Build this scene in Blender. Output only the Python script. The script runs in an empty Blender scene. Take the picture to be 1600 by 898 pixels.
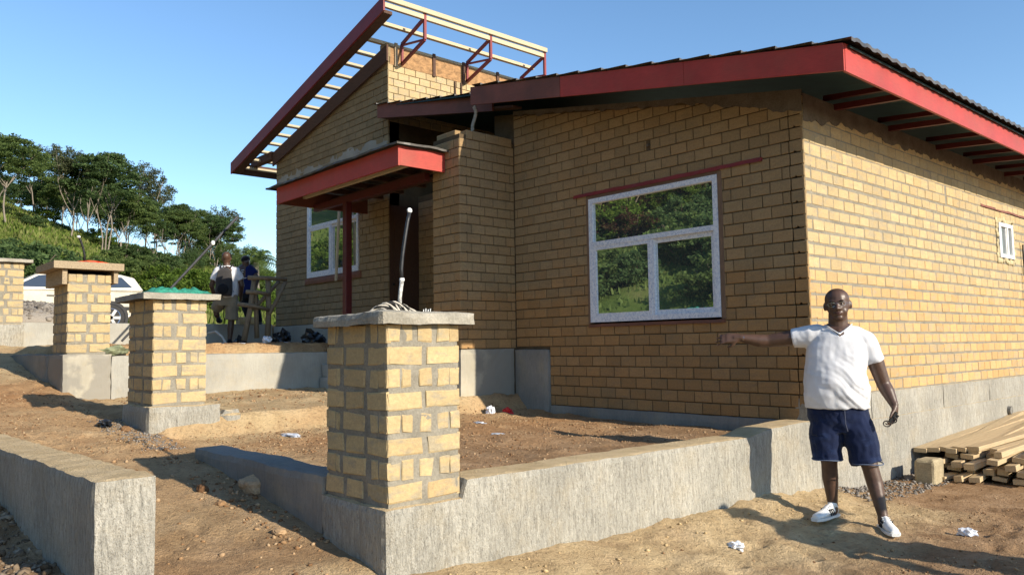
import bpy, bmesh, math, random
import numpy as np
from mathutils import Vector, Matrix, noise as mnoise

# ------------------------------------------------------------------ camera, world, sun, exposure
SC = bpy.context.scene
COL = SC.collection
R_ = math.radians
CAMPOS = Vector((3.70829, -7.05158, 1.375))
cd = bpy.data.cameras.new('camera'); cam = bpy.data.objects.new('camera', cd); COL.objects.link(cam)
cd.sensor_fit = 'HORIZONTAL'; cd.sensor_width = 36.0; cd.lens = 1243.5 / 1600 * 36
cd.clip_start = 0.05; cd.clip_end = 3000
M3 = Matrix(((0.6645281745217813, 0.06465749754516967, 0.7444606861869506),
             (0.7471186167748008, -0.037890211557418514, -0.663609903736105),
             (-0.014699582825962974, 0.9971879160315424, -0.07348593324856267)))
cam.matrix_world = Matrix.Translation(CAMPOS) @ M3.to_4x4()
SC.camera = cam
TOSUN = Vector((1.0, 0.174, 0.46)).normalized()
SUN_EL = math.asin(TOSUN.z); SUN_AZ = math.atan2(TOSUN.x, TOSUN.y)
W = bpy.data.worlds.new('World'); SC.world = W; W.use_nodes = True
nt = W.node_tree; nt.nodes.clear()
sky = nt.nodes.new('ShaderNodeTexSky'); sky.sky_type = 'NISHITA'; sky.sun_disc = False
sky.sun_elevation = SUN_EL; sky.sun_rotation = SUN_AZ; sky.air_density = 1.0; sky.dust_density = 0.12; sky.ozone_density = 2.5
bg = nt.nodes.new('ShaderNodeBackground'); bg.inputs[1].default_value = 0.15
wo = nt.nodes.new('ShaderNodeOutputWorld')
hs = nt.nodes.new('ShaderNodeHueSaturation'); hs.inputs['Saturation'].default_value = 1.1
nt.links.new(sky.outputs[0], hs.inputs['Color']); nt.links.new(hs.outputs[0], bg.inputs[0]); nt.links.new(bg.outputs[0], wo.inputs[0])
sl = bpy.data.lights.new('sun', 'SUN'); sl.energy = 5.0; sl.angle = R_(0.53); sl.color = (1.0, 0.90, 0.74)
so = bpy.data.objects.new('sun', sl); COL.objects.link(so)
so.rotation_euler = TOSUN.to_track_quat('Z', 'Y').to_euler(); so.location = (40, 10, 30)
SC.view_settings.view_transform = 'Standard'; SC.view_settings.look = 'None'
SC.view_settings.exposure = 0.52; SC.view_settings.gamma = 1.0
rnd = random.Random(7)
NR = np.random.RandomState(5)

# ------------------------------------------------------------------ helpers
def lin(r, g, b):
    f = lambda c: (c / 255 / 12.92) if c / 255 <= .04045 else ((c / 255 + .055) / 1.055) ** 2.4
    return (f(r), f(g), f(b))

def link(o, parent=None, ploc=None):
    COL.objects.link(o)
    if parent is not None:
        o.parent = parent
        if ploc is not None and parent.type == 'EMPTY': o.matrix_parent_inverse = Matrix.Translation(-Vector(ploc))
    return o

def tag(o, label=None, cat=None, group=None, kind=None):
    if label: o['label'] = label
    if cat: o['category'] = cat
    if group: o['group'] = group
    if kind: o['kind'] = kind
    return o

def empty(name, loc, rz=0.0):
    o = bpy.data.objects.new(name, None); o.empty_display_size = .1
    o.location = loc; o.rotation_euler = (0, 0, rz); COL.objects.link(o); return o

class MB:
    def __init__(s): s.v = []; s.f = []; s.m = []; s.cur = 0
    def add(s, vs, fs):
        n = len(s.v); s.v += [tuple(v) for v in vs]
        s.f += [tuple(i + n for i in f) for f in fs]; s.m += [s.cur] * len(fs); return s
    def box(s, x0, x1, y0, y1, z0, z1):
        vs = [(x0,y0,z0),(x1,y0,z0),(x1,y1,z0),(x0,y1,z0),(x0,y0,z1),(x1,y0,z1),(x1,y1,z1),(x0,y1,z1)]
        return s.add(vs, [(0,3,2,1),(4,5,6,7),(0,1,5,4),(1,2,6,5),(2,3,7,6),(3,0,4,7)])
    def hexa(s, vs):
        return s.add(vs, [(0,3,2,1),(4,5,6,7),(0,1,5,4),(1,2,6,5),(2,3,7,6),(3,0,4,7)])
    def bar(s, a, b, w, h, up=(0, 0, 1), ch=0.0):
        a, b = Vector(a), Vector(b); d = (b - a).normalized(); u = Vector(up)
        sd = d.cross(u); sd = sd.normalized() if sd.length > 1e-6 else Vector((1, 0, 0)); u = sd.cross(d).normalized()
        if ch <= 0:
            pr = [(-w/2,-h/2),(w/2,-h/2),(w/2,h/2),(-w/2,h/2)]
        else:
            c = ch
            pr = [(-w/2+c,-h/2),(w/2-c,-h/2),(w/2,-h/2+c),(w/2,h/2-c),(w/2-c,h/2),(-w/2+c,h/2),(-w/2,h/2-c),(-w/2,-h/2+c)]
        n = len(pr)
        vs = [p + sd * x + u * y for p in (a, b) for x, y in pr]
        fs = [tuple(range(n))[::-1], tuple(range(n, 2 * n))] + [(i, (i + 1) % n, n + (i + 1) % n, n + i) for i in range(n)]
        fs = [f[::-1] for f in fs]
        return s.add(vs, fs)
    def tube(s, pts, rad, n=8, cap=True):
        pts = [Vector(p) for p in pts]
        if not hasattr(rad, '__len__'): rad = [rad] * len(pts)
        vs = []; fs = []; prev = None
        for i, p in enumerate(pts):
            d = (pts[min(i + 1, len(pts) - 1)] - pts[max(i - 1, 0)]).normalized()
            if prev is None:
                r = d.cross(Vector((0, 0, 1)));
                if r.length < .05: r = d.cross(Vector((1, 0, 0)))
            else:
                r = prev - d * prev.dot(d)
            r.normalize(); prev = r; q = d.cross(r)
            for k in range(n):
                a = 2 * math.pi * k / n
                vs.append(p + (r * math.cos(a) + q * math.sin(a)) * rad[i])
        for i in range(len(pts) - 1):
            for k in range(n):
                fs.append((i*n+k, i*n+(k+1)%n, (i+1)*n+(k+1)%n, (i+1)*n+k))
        if cap:
            fs.append(tuple(range(n))[::-1]); fs.append(tuple(range((len(pts)-1)*n, len(pts)*n)))
        return s.add(vs, fs)
    def ell(s, c, r, rot=None, n=12, m=8):
        c = Vector(c); vs = []; fs = []
        for i in range(1, m):
            t = math.pi * i / m
            for k in range(n):
                a = 2 * math.pi * k / n
                p = Vector((r[0]*math.sin(t)*math.cos(a), r[1]*math.sin(t)*math.sin(a), r[2]*math.cos(t)))
                if rot is not None: p = rot @ p
                vs.append(c + p)
        top = Vector((0, 0, r[2])); bot = Vector((0, 0, -r[2]))
        if rot is not None: top = rot @ top; bot = rot @ bot
        vs += [c + top, c + bot]; T = len(vs) - 2
        for i in range(m - 2):
            for k in range(n):
                fs.append((i*n+k, (i+1)*n+k, (i+1)*n+(k+1)%n, i*n+(k+1)%n))
        for k in range(n):
            fs.append((T, k, (k+1)%n)); fs.append((T+1, (m-2)*n+(k+1)%n, (m-2)*n+k))
        return s.add(vs, fs)
    def loft(s, rings):
        n = len(rings[0]); vs = [p for r in rings for p in r]; fs = []
        for i in range(len(rings) - 1):
            for k in range(n):
                fs.append((i*n+k, i*n+(k+1)%n, (i+1)*n+(k+1)%n, (i+1)*n+k))
        fs.append(tuple(range(n))[::-1]); fs.append(tuple(range((len(rings)-1)*n, len(rings)*n)))
        return s.add(vs, fs)
    def cap(s, p0, r0, p1, r1, n=12, flat0=False, flat1=False):
        p0, p1 = Vector(p0), Vector(p1); d = (p1 - p0); L = d.length; d.normalize()
        pts = []; rr = []
        if not flat0:
            for t in (0.02, .3, .6, .85): pts.append(p0 - d * r0 * math.cos(t * math.pi / 2)); rr.append(r0 * math.sin(t * math.pi / 2))
        for t in (0, .33, .66, 1): pts.append(p0.lerp(p1, t)); rr.append(r0 + (r1 - r0) * t)
        if not flat1:
            for t in (.85, .6, .3, .02): pts.append(p1 + d * r1 * math.cos(t * math.pi / 2)); rr.append(r1 * math.sin(t * math.pi / 2))
        return s.tube(pts, rr, n)
    def build(s, name, mat, parent=None, ploc=None, smooth=False, fixn=False):
        me = bpy.data.meshes.new(name); me.from_pydata(s.v, [], s.f)
        mats = mat if isinstance(mat, (list, tuple)) else [mat]
        for m in mats: me.materials.append(m)
        if len(mats) > 1: me.polygons.foreach_set('material_index', s.m)
        if smooth: me.polygons.foreach_set('use_smooth', [True] * len(me.polygons))
        if fixn:
            bm = bmesh.new(); bm.from_mesh(me); bmesh.ops.recalc_face_normals(bm, faces=bm.faces); bm.to_mesh(me); bm.free()
        me.update()
        o = bpy.data.objects.new(name, me); link(o, parent, ploc); return o

def np_mesh(name, verts, quads, mat, parent=None, ploc=None, smooth=False, k=4):
    me = bpy.data.meshes.new(name)
    verts = np.asarray(verts, np.float32); quads = np.asarray(quads, np.int32)
    me.vertices.add(len(verts)); me.vertices.foreach_set('co', verts.ravel())
    me.loops.add(quads.size); me.loops.foreach_set('vertex_index', quads.ravel())
    me.polygons.add(len(quads)); me.polygons.foreach_set('loop_start', np.arange(0, quads.size, k, dtype=np.int32))
    if smooth: me.polygons.foreach_set('use_smooth', np.ones(len(quads), bool))
    me.update(calc_edges=True); me.validate()
    me.materials.append(mat)
    o = bpy.data.objects.new(name, me); link(o, parent, ploc); return o

def vnoise(x, y, seed=0):
    xi = np.floor(x).astype(np.int64); yi = np.floor(y).astype(np.int64); fx = x - xi; fy = y - yi
    def h(a, b):
        n = (a * 374761393 + b * 668265263 + seed * 1442695041) & 0x7fffffff
        n = ((n ^ (n >> 13)) * 1274126177) & 0x7fffffff
        return ((n ^ (n >> 16)) & 0xffff) / 65535.0
    u = fx * fx * (3 - 2 * fx); v = fy * fy * (3 - 2 * fy)
    return (h(xi, yi) * (1-u) + h(xi+1, yi) * u) * (1-v) + (h(xi, yi+1) * (1-u) + h(xi+1, yi+1) * u) * v - .5

def fbm(x, y, seed=0, oct=4):
    s = 0; a = 1.0
    for i in range(oct):
        s = s + a * vnoise(x, y, seed + i); x = x * 2.03 + 3.1; y = y * 2.03 + 1.7; a *= .5
    return s

# ------------------------------------------------------------------ materials
class NT:
    def __init__(s, name):
        s.m = bpy.data.materials.new(name); s.m.use_nodes = True; s.t = s.m.node_tree; s.t.nodes.clear()
        s.out = s.n('OutputMaterial'); s.b = s.n('BsdfPrincipled'); s.l(s.b.outputs[0], s.out.inputs[0])
    def n(s, t, **k):
        x = s.t.nodes.new('ShaderNode' + t)
        for a, b in k.items(): setattr(x, a, b)
        return x
    def l(s, a, b): s.t.links.new(a, b)
    def pos(s):
        if not hasattr(s, '_p'): s._p = s.n('NewGeometry')
        return s._p.outputs['Position']
    def obj(s):
        if not hasattr(s, '_o'): s._o = s.n('TexCoord')
        return s._o.outputs['Object']
    def map(s, vec, sc):
        m = s.n('Mapping'); m.inputs['Scale'].default_value = sc if hasattr(sc, '__len__') else (sc,)*3
        s.l(vec, m.inputs[0]); return m.outputs[0]
    def noise(s, vec, scale=5, detail=4, rough=.55, dist=0.0):
        x = s.n('TexNoise'); x.inputs['Scale'].default_value = scale; x.inputs['Detail'].default_value = detail
        x.inputs['Roughness'].default_value = rough; x.inputs['Distortion'].default_value = dist
        s.l(vec, x.inputs['Vector']); return x.outputs[0]
    def voro(s, vec, scale=5, feat='F1', out=0):
        x = s.n('TexVoronoi'); x.feature = feat; x.inputs['Scale'].default_value = scale
        s.l(vec, x.inputs['Vector']); return x.outputs[out]
    def ramp(s, fac, stops):
        r = s.n('ValToRGB'); e = r.color_ramp.elements
        while len(e) < len(stops): e.new(.5)
        for i, (p, c) in enumerate(stops):
            e[i].position = p; e[i].color = (*c, 1) if hasattr(c, '__len__') else (c, c, c, 1)
        s.l(fac, r.inputs[0]); return r.outputs[0]
    def mix(s, fac, a, b, mode='MIX'):
        x = s.n('Mix', data_type='RGBA', blend_type=mode)
        for v, i in ((fac, 0), (a, 6), (b, 7)):
            if hasattr(v, 'is_linked') or hasattr(v, 'links'): s.l(v, x.inputs[i])
            elif hasattr(v, '__len__'): x.inputs[i].default_value = (*v, 1)
            else: x.inputs[i].default_value = v
        return x.outputs[2]
    def math(s, op, a, b=0.0, clamp=False):
        x = s.n('Math', operation=op); x.use_clamp = clamp
        for v, i in ((a, 0), (b, 1)):
            if hasattr(v, 'links'): s.l(v, x.inputs[i])
            else: x.inputs[i].default_value = v
        return x.outputs[0]
    def sep(s, vec):
        x = s.n('SeparateXYZ'); s.l(vec, x.inputs[0]); return x.outputs
    def rand(s):
        g = s.n('NewGeometry'); o = s.n('ObjectInfo')
        return s.math('FRACT', s.math('ADD', g.outputs['Random Per Island'], o.outputs['Random']))
    def col(s, c):
        if hasattr(c, 'links'): s.l(c, s.b.inputs['Base Color'])
        else: s.b.inputs['Base Color'].default_value = (*c, 1)
        return s
    def rough(s, v):
        if hasattr(v, 'links'): s.l(v, s.b.inputs['Roughness'])
        else: s.b.inputs['Roughness'].default_value = v
        return s
    def spec(s, v): s.b.inputs['Specular IOR Level'].default_value = v; return s
    def bump(s, h, strength=.5, dist=.01, prev=None):
        x = s.n('Bump'); x.inputs['Strength'].default_value = strength; x.inputs['Distance'].default_value = dist
        s.l(h, x.inputs['Height'])
        if prev is not None: s.l(prev, x.inputs['Normal'])
        s.l(x.outputs[0], s.b.inputs['Normal']); return x.outputs[0]

def simple(name, c, rough=.6, var=.12, scale=12, bump=.0, spec=.3, metallic=0.0, bscale=60):
    t = NT(name); n = t.noise(t.obj(), scale, 5)
    d = tuple(max(0, x * (1 - var * 2)) for x in c); u = tuple(x * (1 + var) for x in c)
    t.col(t.ramp(n, [(.3, d), (.7, u)])).rough(rough).spec(spec); t.b.inputs['Metallic'].default_value = metallic
    if bump: t.bump(t.noise(t.obj(), bscale, 4), bump, .004)
    return t.m

def brick_mat(name, pale, orange, z_or=None, smear=0.0, smc=(.30, .27, .21), stain=.35):
    t = NT(name); r = t.rand(); p = t.pos()
    base = t.ramp(r, [(0, tuple(x*.86 for x in pale)), (.3, tuple(x*.96 for x in pale)), (.7, pale), (1, tuple(min(1, x*1.09) for x in pale))])
    orr = t.ramp(r, [(0, tuple(x*.84 for x in orange)), (.4, tuple(x*.96 for x in orange)), (1, tuple(min(1, x*1.1) for x in orange))])
    if z_or is not None:
        z = t.sep(p)[2]; nz = t.noise(t.map(p, (.5, .5, 2.5)), 1.3, 3)
        zz = t.math('ADD', z, t.math('MULTIPLY', t.math('SUBTRACT', nz, .5), 1.1))
        fac = t.math('ADD', t.math('MULTIPLY', t.math('SUBTRACT', z_or, zz), 2.2), .5, clamp=True)
        rr = t.math('ADD', t.math('MULTIPLY', t.math('SUBTRACT', t.math('FRACT', t.math('MULTIPLY', r, 7.31)), .5), .7), fac, clamp=True)
        base = t.mix(rr, base, orr)
    n1 = t.noise(t.map(p, (1, 1, 3.0)), 9, 6, .65)
    base = t.mix(t.math('MULTIPLY', t.ramp(n1, [(.35, 0.0), (.75, 1.0)]), .45), base, tuple(x*.62 for x in pale))
    n2 = t.noise(p, 2.2, 4)
    base = t.mix(t.math('MULTIPLY', t.ramp(n2, [(.52, 0.0), (.72, 1.0)]), stain), base, tuple(x*.6 for x in pale))
    if smear:
        sm = t.math('ADD', t.noise(t.map(p, (1, 1, 2.6)), 7, 5, .65), t.math('MULTIPLY', t.noise(p, 1.1, 3), .5))
        base = t.mix(t.math('MULTIPLY', t.ramp(sm, [(.76, 0.0), (.90, 1.0)]), smear), base, smc)
    n3 = t.noise(p, 55, 3, .7)
    base = t.mix(.25, base, t.ramp(n3, [(.3, (.2,.15,.09)), (.7, (.75,.65,.5))]), 'OVERLAY')
    t.col(base).rough(.9).spec(.15)
    h = t.math('ADD', t.noise(t.map(p, (1, 1, 2.2)), 40, 5, .7), t.math('MULTIPLY', t.noise(p, 11, 3), .9))
    t.bump(h, .55, .006)
    return t.m

M = {}
M['brick'] = brick_mat('earth_brick_shade_toned', (.335, .245, .138), (.385, .228, .10), 2.1, .25, (.20, .17, .12))  # brick of the shaded front walls, colour darkened to deepen their shade
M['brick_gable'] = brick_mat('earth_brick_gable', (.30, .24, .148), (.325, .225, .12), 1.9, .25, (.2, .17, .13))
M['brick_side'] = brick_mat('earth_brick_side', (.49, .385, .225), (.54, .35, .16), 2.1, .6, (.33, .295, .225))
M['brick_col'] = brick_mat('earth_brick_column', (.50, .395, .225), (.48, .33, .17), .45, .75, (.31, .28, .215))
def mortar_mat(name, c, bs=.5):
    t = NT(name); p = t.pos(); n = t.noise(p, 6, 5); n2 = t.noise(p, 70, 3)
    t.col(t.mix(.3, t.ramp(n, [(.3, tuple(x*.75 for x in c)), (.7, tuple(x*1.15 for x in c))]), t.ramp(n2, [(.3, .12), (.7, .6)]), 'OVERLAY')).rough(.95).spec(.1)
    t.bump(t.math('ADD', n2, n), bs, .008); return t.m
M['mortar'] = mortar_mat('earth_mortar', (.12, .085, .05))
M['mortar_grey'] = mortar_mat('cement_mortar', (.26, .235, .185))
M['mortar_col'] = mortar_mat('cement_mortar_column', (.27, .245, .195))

def render_mat(name, c, dust=True, streak=1.0, patch=None, low=None):
    """rough-cast cement render with run-down ridges, tops dusted with sand"""
    t = NT(name); p = t.pos(); g = t._p
    n = t.noise(p, 1.6, 5); n2 = t.noise(t.map(p, (9, 9, 1.6)), 5, 5, .7); n3 = t.noise(p, 90, 2)
    base = t.ramp(n, [(.3, tuple(x*.78 for x in c)), (.7, tuple(x*1.14 for x in c))])
    rid = t.noise(t.map(p, (1, 1, .24)), 46, 4, .65, .8)
    base = t.mix(.45*streak, base, t.ramp(n2, [(.35, .22), (.65, .66)]), 'OVERLAY')
    base = t.mix(t.math('MULTIPLY', t.ramp(rid, [(.34, 1.0), (.46, 0.0)]), .55*streak), base, tuple(x*.42 for x in c))
    pit = t.noise(t.map(p, (1, 1, .42)), 105, 3, .7)
    base = t.mix(t.math('MULTIPLY', t.ramp(pit, [(.36, 1.0), (.43, 0.0)]), .6*streak), base, tuple(x*.38 for x in c))
    base = t.mix(t.math('MULTIPLY', t.ramp(t.noise(p, 3.1, 6, .7), [(.5, 0.), (.7, 1.)]), .4), base, (.40, .33, .22))
    if patch: base = t.mix(t.ramp(t.noise(p, 1.3, 5), [(.46, 0.0), (.5, 1.0)]), base, patch)
    if dust:
        nz = t.sep(g.outputs['Normal'])[2]
        f = t.math('ADD', t.math('MULTIPLY', t.math('SUBTRACT', nz, .55), 5), t.math('MULTIPLY', t.math('SUBTRACT', t.noise(p, 14, 4), .5), 1.6), clamp=True)
        base = t.mix(f, base, t.ramp(t.noise(p, 7, 5), [(.3, (.52,.38,.21)), (.7, (.68,.52,.31))]))
    if low is not None:
        z = t.sep(p)[2]
        f = t.math('MULTIPLY', t.math('ADD', t.math('MULTIPLY', t.math('SUBTRACT', low, z), 9), t.math('MULTIPLY', t.noise(p, 12, 4), .9)), .7, clamp=True)
        base = t.mix(f, base, (.50, .37, .19))
    t.col(base).rough(.95).spec(.12)
    h = t.math('ADD', t.math('MULTIPLY', rid, 1.5), t.math('ADD', t.math('MULTIPLY', t.noise(t.map(p, (1,1,.35)), 45, 4, .7), .7), t.math('ADD', t.math('MULTIPLY', n3, .3), t.math('MULTIPLY', pit, .9))))
    t.bump(h, 1.0*streak, .018)
    return t.m
M['render'] = render_mat('rough_cement_render', (.43, .405, .345), streak=.9)
M['plinth'] = render_mat('plinth_render', (.41, .385, .33), streak=.85)
M['render_dark'] = render_mat('dark_cement_render', (.27, .255, .225), dust=False, streak=.35)  # darker tone of the cement render, fainter streaks, no sand on top
M['render_flat'] = render_mat('trowelled_cement', (.37, .355, .31), dust=False, streak=.22)
M['render_patch'] = render_mat('patched_cement', (.41, .375, .30), dust=False, streak=.15, patch=(.27, .25, .21))
M['cap'] = mortar_mat('cast_concrete', (.35, .32, .26), .8)

def wood_mat(name, c, dark=.6, axis=(1, 1, 12), rough=.75):
    t = NT(name); p = t.obj(); r = t.rand()
    w = t.noise(t.map(p, axis), 5, 5, .6, .6); w2 = t.noise(p, 3, 3)
    b = t.ramp(w, [(.3, tuple(x*dark for x in c)), (.65, c)])
    b = t.mix(t.math('MULTIPLY', r, .35), b, tuple(x*.62 for x in c))
    b = t.mix(t.math('MULTIPLY', t.ramp(w2, [(.55, 0.), (.75, 1.)]), .35), b, tuple(x*.55 for x in c))
    t.col(b).rough(rough).spec(.25); t.bump(w, .25, .004); return t.m
M['plank'] = wood_mat('sawn_timber', (.56, .42, .245), .7, (14, 1, 14))
M['purlin'] = wood_mat('pale_purlin_timber', (.58, .49, .33), .8, (14, 1, 14))
M['formwork'] = wood_mat('formwork_timber', (.42, .325, .21), .5, (2, 14, 14))
M['ply'] = wood_mat('stained_plywood', (.42, .235, .105), .42, (3, 2, 3))
M['brown_board'] = wood_mat('dark_brown_board', (.115, .062, .042), .65, (2, 9, 9))
M['pole'] = wood_mat('grey_stripped_pole', (.27, .21, .14), .6, (9, 9, 1))
M['red'] = None
def paint(name, c, rust=None, rough=.45, amt=.35):
    t = NT(name); p = t.pos(); n = t.noise(p, 2.6, 6, .65); n2 = t.noise(t.map(p, (5, 5, 30)), 3, 4)
    b = t.ramp(n, [(.3, tuple(x*.78 for x in c)), (.7, tuple(x*1.1 for x in c))])
    if rust: b = t.mix(t.math('MULTIPLY', t.ramp(t.noise(p, 1.7, 6, .7), [(.45, 0.), (.68, 1.)]), amt), b, rust)
    b = t.mix(.12, b, t.ramp(n2, [(.3, .15), (.7, .8)]), 'OVERLAY')
    t.col(b).rough(rough).spec(.4); t.bump(n2, .12, .003); return t.m
M['red'] = paint('red_painted_steel', (.42, .05, .036), (.29, .07, .045), .5, .55)
M['red_dark'] = paint('dark_red_painted_board', (.23, .03, .03), (.14, .045, .035), .5)
M['red_shade_toned'] = paint('shade_toned_red_steel', (.085, .010, .010), (.06, .015, .013), .5)  # the red paint with shade put into its colour, for eave and canopy steel
M['red_brown'] = paint('faded_red_primer', (.21, .072, .05), (.11, .05, .036), .65, .7)
M['sheet'] = simple('dark_roof_sheet', (.085, .075, .065), .45, .25, 4, .2, .5)
M['sheet_under'] = simple('teal_sheet_underside', (.012, .04, .04), .5, .2, 6)
M['black'] = simple('black_rubber', (.012, .012, .013), .5, .2)
M['white_pvc'] = simple('white_plastic', (.72, .72, .70), .4, .06, 8)
M['wood_sill'] = paint('red_brown_sill', (.20, .075, .04), (.1, .05, .03), .6, .5)
def film_mat():
    t = NT('printed_protective_film'); p = t.obj()
    v = t.noise(t.map(p, (1, 1, 1)), 38, 3, .6); w = t.noise(p, 160, 2, .5)
    f = t.math('MULTIPLY', t.ramp(v, [(.46, 0.), (.52, 1.)]), t.ramp(w, [(.5, 0.), (.55, 1.)]))
    t.col(t.mix(t.math('MULTIPLY', f, .75), (.74, .77, .82), (.22, .32, .52))).rough(.35).spec(.4); return t.m
M['film'] = film_mat()
def glass_mat(name, refl, tint):
    t = NT(name); t.t.nodes.remove(t.b)
    d = t.n('BsdfDiffuse'); d.inputs[0].default_value = (.12, .135, .135, 1) if refl > .5 else (.02, .023, .022, 1)
    g = t.n('BsdfGlossy'); g.inputs['Color'].default_value = (*tint, 1); g.inputs['Roughness'].default_value = .004
    bp = t.n('Bump'); bp.inputs['Strength'].default_value = .035; bp.inputs['Distance'].default_value = .02
    t.l(t.noise(t.obj(), 2.2, 2), bp.inputs['Height']); t.l(bp.outputs[0], g.inputs['Normal'])
    x = t.n('MixShader'); x.inputs[0].default_value = refl
    t.l(d.outputs[0], x.inputs[1]); t.l(g.outputs[0], x.inputs[2]); t.l(x.outputs[0], t.out.inputs[0]); return t.m
M['glass'] = glass_mat('reflective_window_glass', .74, (.93, .97, .95))

def leaf_mat(name, cols, trans=.45):
    t = NT(name); r = t.rand(); p = t.pos()
    c = t.ramp(r, [(i / (len(cols) - 1), x) for i, x in enumerate(cols)])
    n = t.noise(p, .35, 3)
    c = t.mix(t.ramp(n, [(.35, 0.), (.7, .55)]), c, tuple(x * .55 for x in cols[len(cols)//2]))
    t.t.nodes.remove(t.b)
    d = t.n('BsdfDiffuse'); tr = t.n('BsdfTranslucent'); x = t.n('MixShader'); x.inputs[0].default_value = trans
    t.l(c, d.inputs[0]); t.l(c, tr.inputs[0]); t.l(d.outputs[0], x.inputs[1]); t.l(tr.outputs[0], x.inputs[2]); t.l(x.outputs[0], t.out.inputs[0])
    return t.m
M['leaf_dark'] = leaf_mat('dark_tree_leaves', [(.07,.115,.045), (.11,.17,.062), (.155,.22,.085)])
M['leaf_mid'] = leaf_mat('mid_green_leaves', [(.09,.135,.045), (.14,.20,.06), (.20,.255,.09)])
M['leaf_pale'] = leaf_mat('pale_dry_leaves', [(.085,.10,.055), (.13,.15,.07), (.17,.185,.10)])
M['leaf_yellow'] = leaf_mat('yellow_green_leaves', [(.08,.135,.025), (.13,.20,.035), (.19,.25,.05)])
M['leaf_red'] = leaf_mat('reddish_leaves', [(.10,.03,.03), (.07,.08,.03), (.14,.045,.04)])
M['grass'] = leaf_mat('hill_grass', [(.08,.13,.025), (.13,.19,.035), (.20,.23,.065), (.25,.24,.10)], .3)
M['bark'] = wood_mat('pale_bark', (.29, .245, .195), .55, (6, 6, 2))
M['bark_dark'] = wood_mat('dark_bark', (.16, .125, .09), .5, (6, 6, 2))

def ground_mat():
    t = NT('earth_ground'); p = t.pos(); xyz = t.sep(p); x, y, z = xyz[0], xyz[1], xyz[2]
    big = t.noise(p, .55, 5, .6); mid = t.noise(p, 3.2, 6, .62); fine = t.noise(p, 28, 5, .7); grit = t.voro(p, 55)
    soil = t.ramp(mid, [(.25, (.22, .13, .068)), (.5, (.35, .22, .12)), (.75, (.48, .32, .19))])
    sand = t.ramp(mid, [(.25, (.46, .325, .175)), (.5, (.57, .42, .235)), (.78, (.66, .50, .30))])
    rust = t.ramp(mid, [(.25, (.32, .16, .07)), (.5, (.49, .27, .125)), (.75, (.60, .38, .19))])
    nb = t.math('MULTIPLY', t.math('SUBTRACT', big, .5), 1.0)
    # sand: bank along the retaining wall and a spill of sand beside the step
    def band(v, a, b, soft):   # 1 inside [a,b]
        u = t.math('ADD', t.math('DIVIDE', t.math('SUBTRACT', v, a), soft), .5, clamp=True)
        w = t.math('ADD', t.math('DIVIDE', t.math('SUBTRACT', b, v), soft), .5, clamp=True)
        return t.math('MULTIPLY', u, w)
    xn = t.math('ADD', x, t.math('MULTIPLY', nb, 2.2)); yn = t.math('ADD', y, t.math('MULTIPLY', nb, 1.3))
    s1 = t.math('MULTIPLY', band(xn, -.3, 1.15, .6), band(yn, -5.3, .15, .5))
    s1b = t.math('MULTIPLY', band(x, -.05, .55, .25), band(yn, -4.0, -.05, .4))
    s2 = t.math('MULTIPLY', band(xn, -7.4, -3.4, .8), band(yn, -4.6, -.4, 1.0))
    s3 = t.math('MULTIPLY', t.math('MULTIPLY', band(xn, -6.5, -.9, 1.0), band(yn, -6.2, -3.9, .8)), .45)
    s4 = t.math('MULTIPLY', band(xn, -40, -8.2, 1.5), band(yn, -12, -2.6, 1.2))
    s = t.math('MAXIMUM', t.math('MAXIMUM', s1, s1b), t.math('MAXIMUM', s2, t.math('MAXIMUM', s3, s4)))
    s = t.math('MULTIPLY', s, t.ramp(t.noise(p, 2.0, 4), [(.3, .55), (.55, 1.0)]), clamp=True)
    base = t.mix(t.math('MULTIPLY', band(x, -60, -2.2, 2.0), .85), soil, rust)
    base = t.mix(s, base, sand)
    base = t.mix(t.math('MULTIPLY', t.ramp(fine, [(.3, 1.), (.5, 0.)]), .45), base, (.10, .06, .035))
    base = t.mix(t.math('MULTIPLY', t.ramp(t.noise(p, 45, 3, .8), [(.62, 0.), (.7, 1.)]), .5), base, (.50, .40, .27))
    # grey cement splashes at the foot of column and walls
    # hill: green
    hm = t.math('MAXIMUM', t.math('DIVIDE', t.math('SUBTRACT', -19.5, t.math('ADD', x, t.math('MULTIPLY', nb, 9))), 3.0), t.math('DIVIDE', t.math('SUBTRACT', -10.0, t.math('ADD', y, t.math('MULTIPLY', nb, 4))), 2.0))
    hm = t.math('MULTIPLY', t.math('ADD', hm, .0, clamp=True), t.math('DIVIDE', t.math('SUBTRACT', 2.5, x), 2.0, clamp=True), clamp=True)
    green = t.ramp(t.noise(p, .45, 6, .7), [(.25, (.045, .075, .018)), (.5, (.10, .14, .032)), (.66, (.17, .17, .06)), (.8, (.23, .17, .09))])
    base = t.mix(hm, base, green)
    t.col(base).rough(.97).spec(.08)
    h = t.math('ADD', t.math('MULTIPLY', fine, 1.0), t.math('ADD', t.math('MULTIPLY', mid, 1.2), t.math('MULTIPLY', t.noise(p, 95, 3, .7), .5)))
    t.bump(h, .9, .04)
    return t.m
M['ground'] = ground_mat()
def stone_mat(name, cols):
    t = NT(name); r = t.rand(); p = t.pos()
    c = t.ramp(r, [(i / (len(cols)-1), x) for i, x in enumerate(cols)])
    c = t.mix(.3, c, t.ramp(t.noise(p, 60, 4), [(.3, .15), (.7, .7)]), 'OVERLAY')
    t.col(c).rough(.95).spec(.1); t.bump(t.noise(p, 90, 3), .5, .006); return t.m
M['clod'] = stone_mat('soil_clods', [(.15,.08,.04), (.26,.15,.075), (.36,.23,.125), (.46,.33,.2)])
M['pebble'] = stone_mat('grey_brown_stones', [(.10,.07,.045), (.18,.13,.085), (.25,.19,.13), (.33,.27,.2)])
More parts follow.
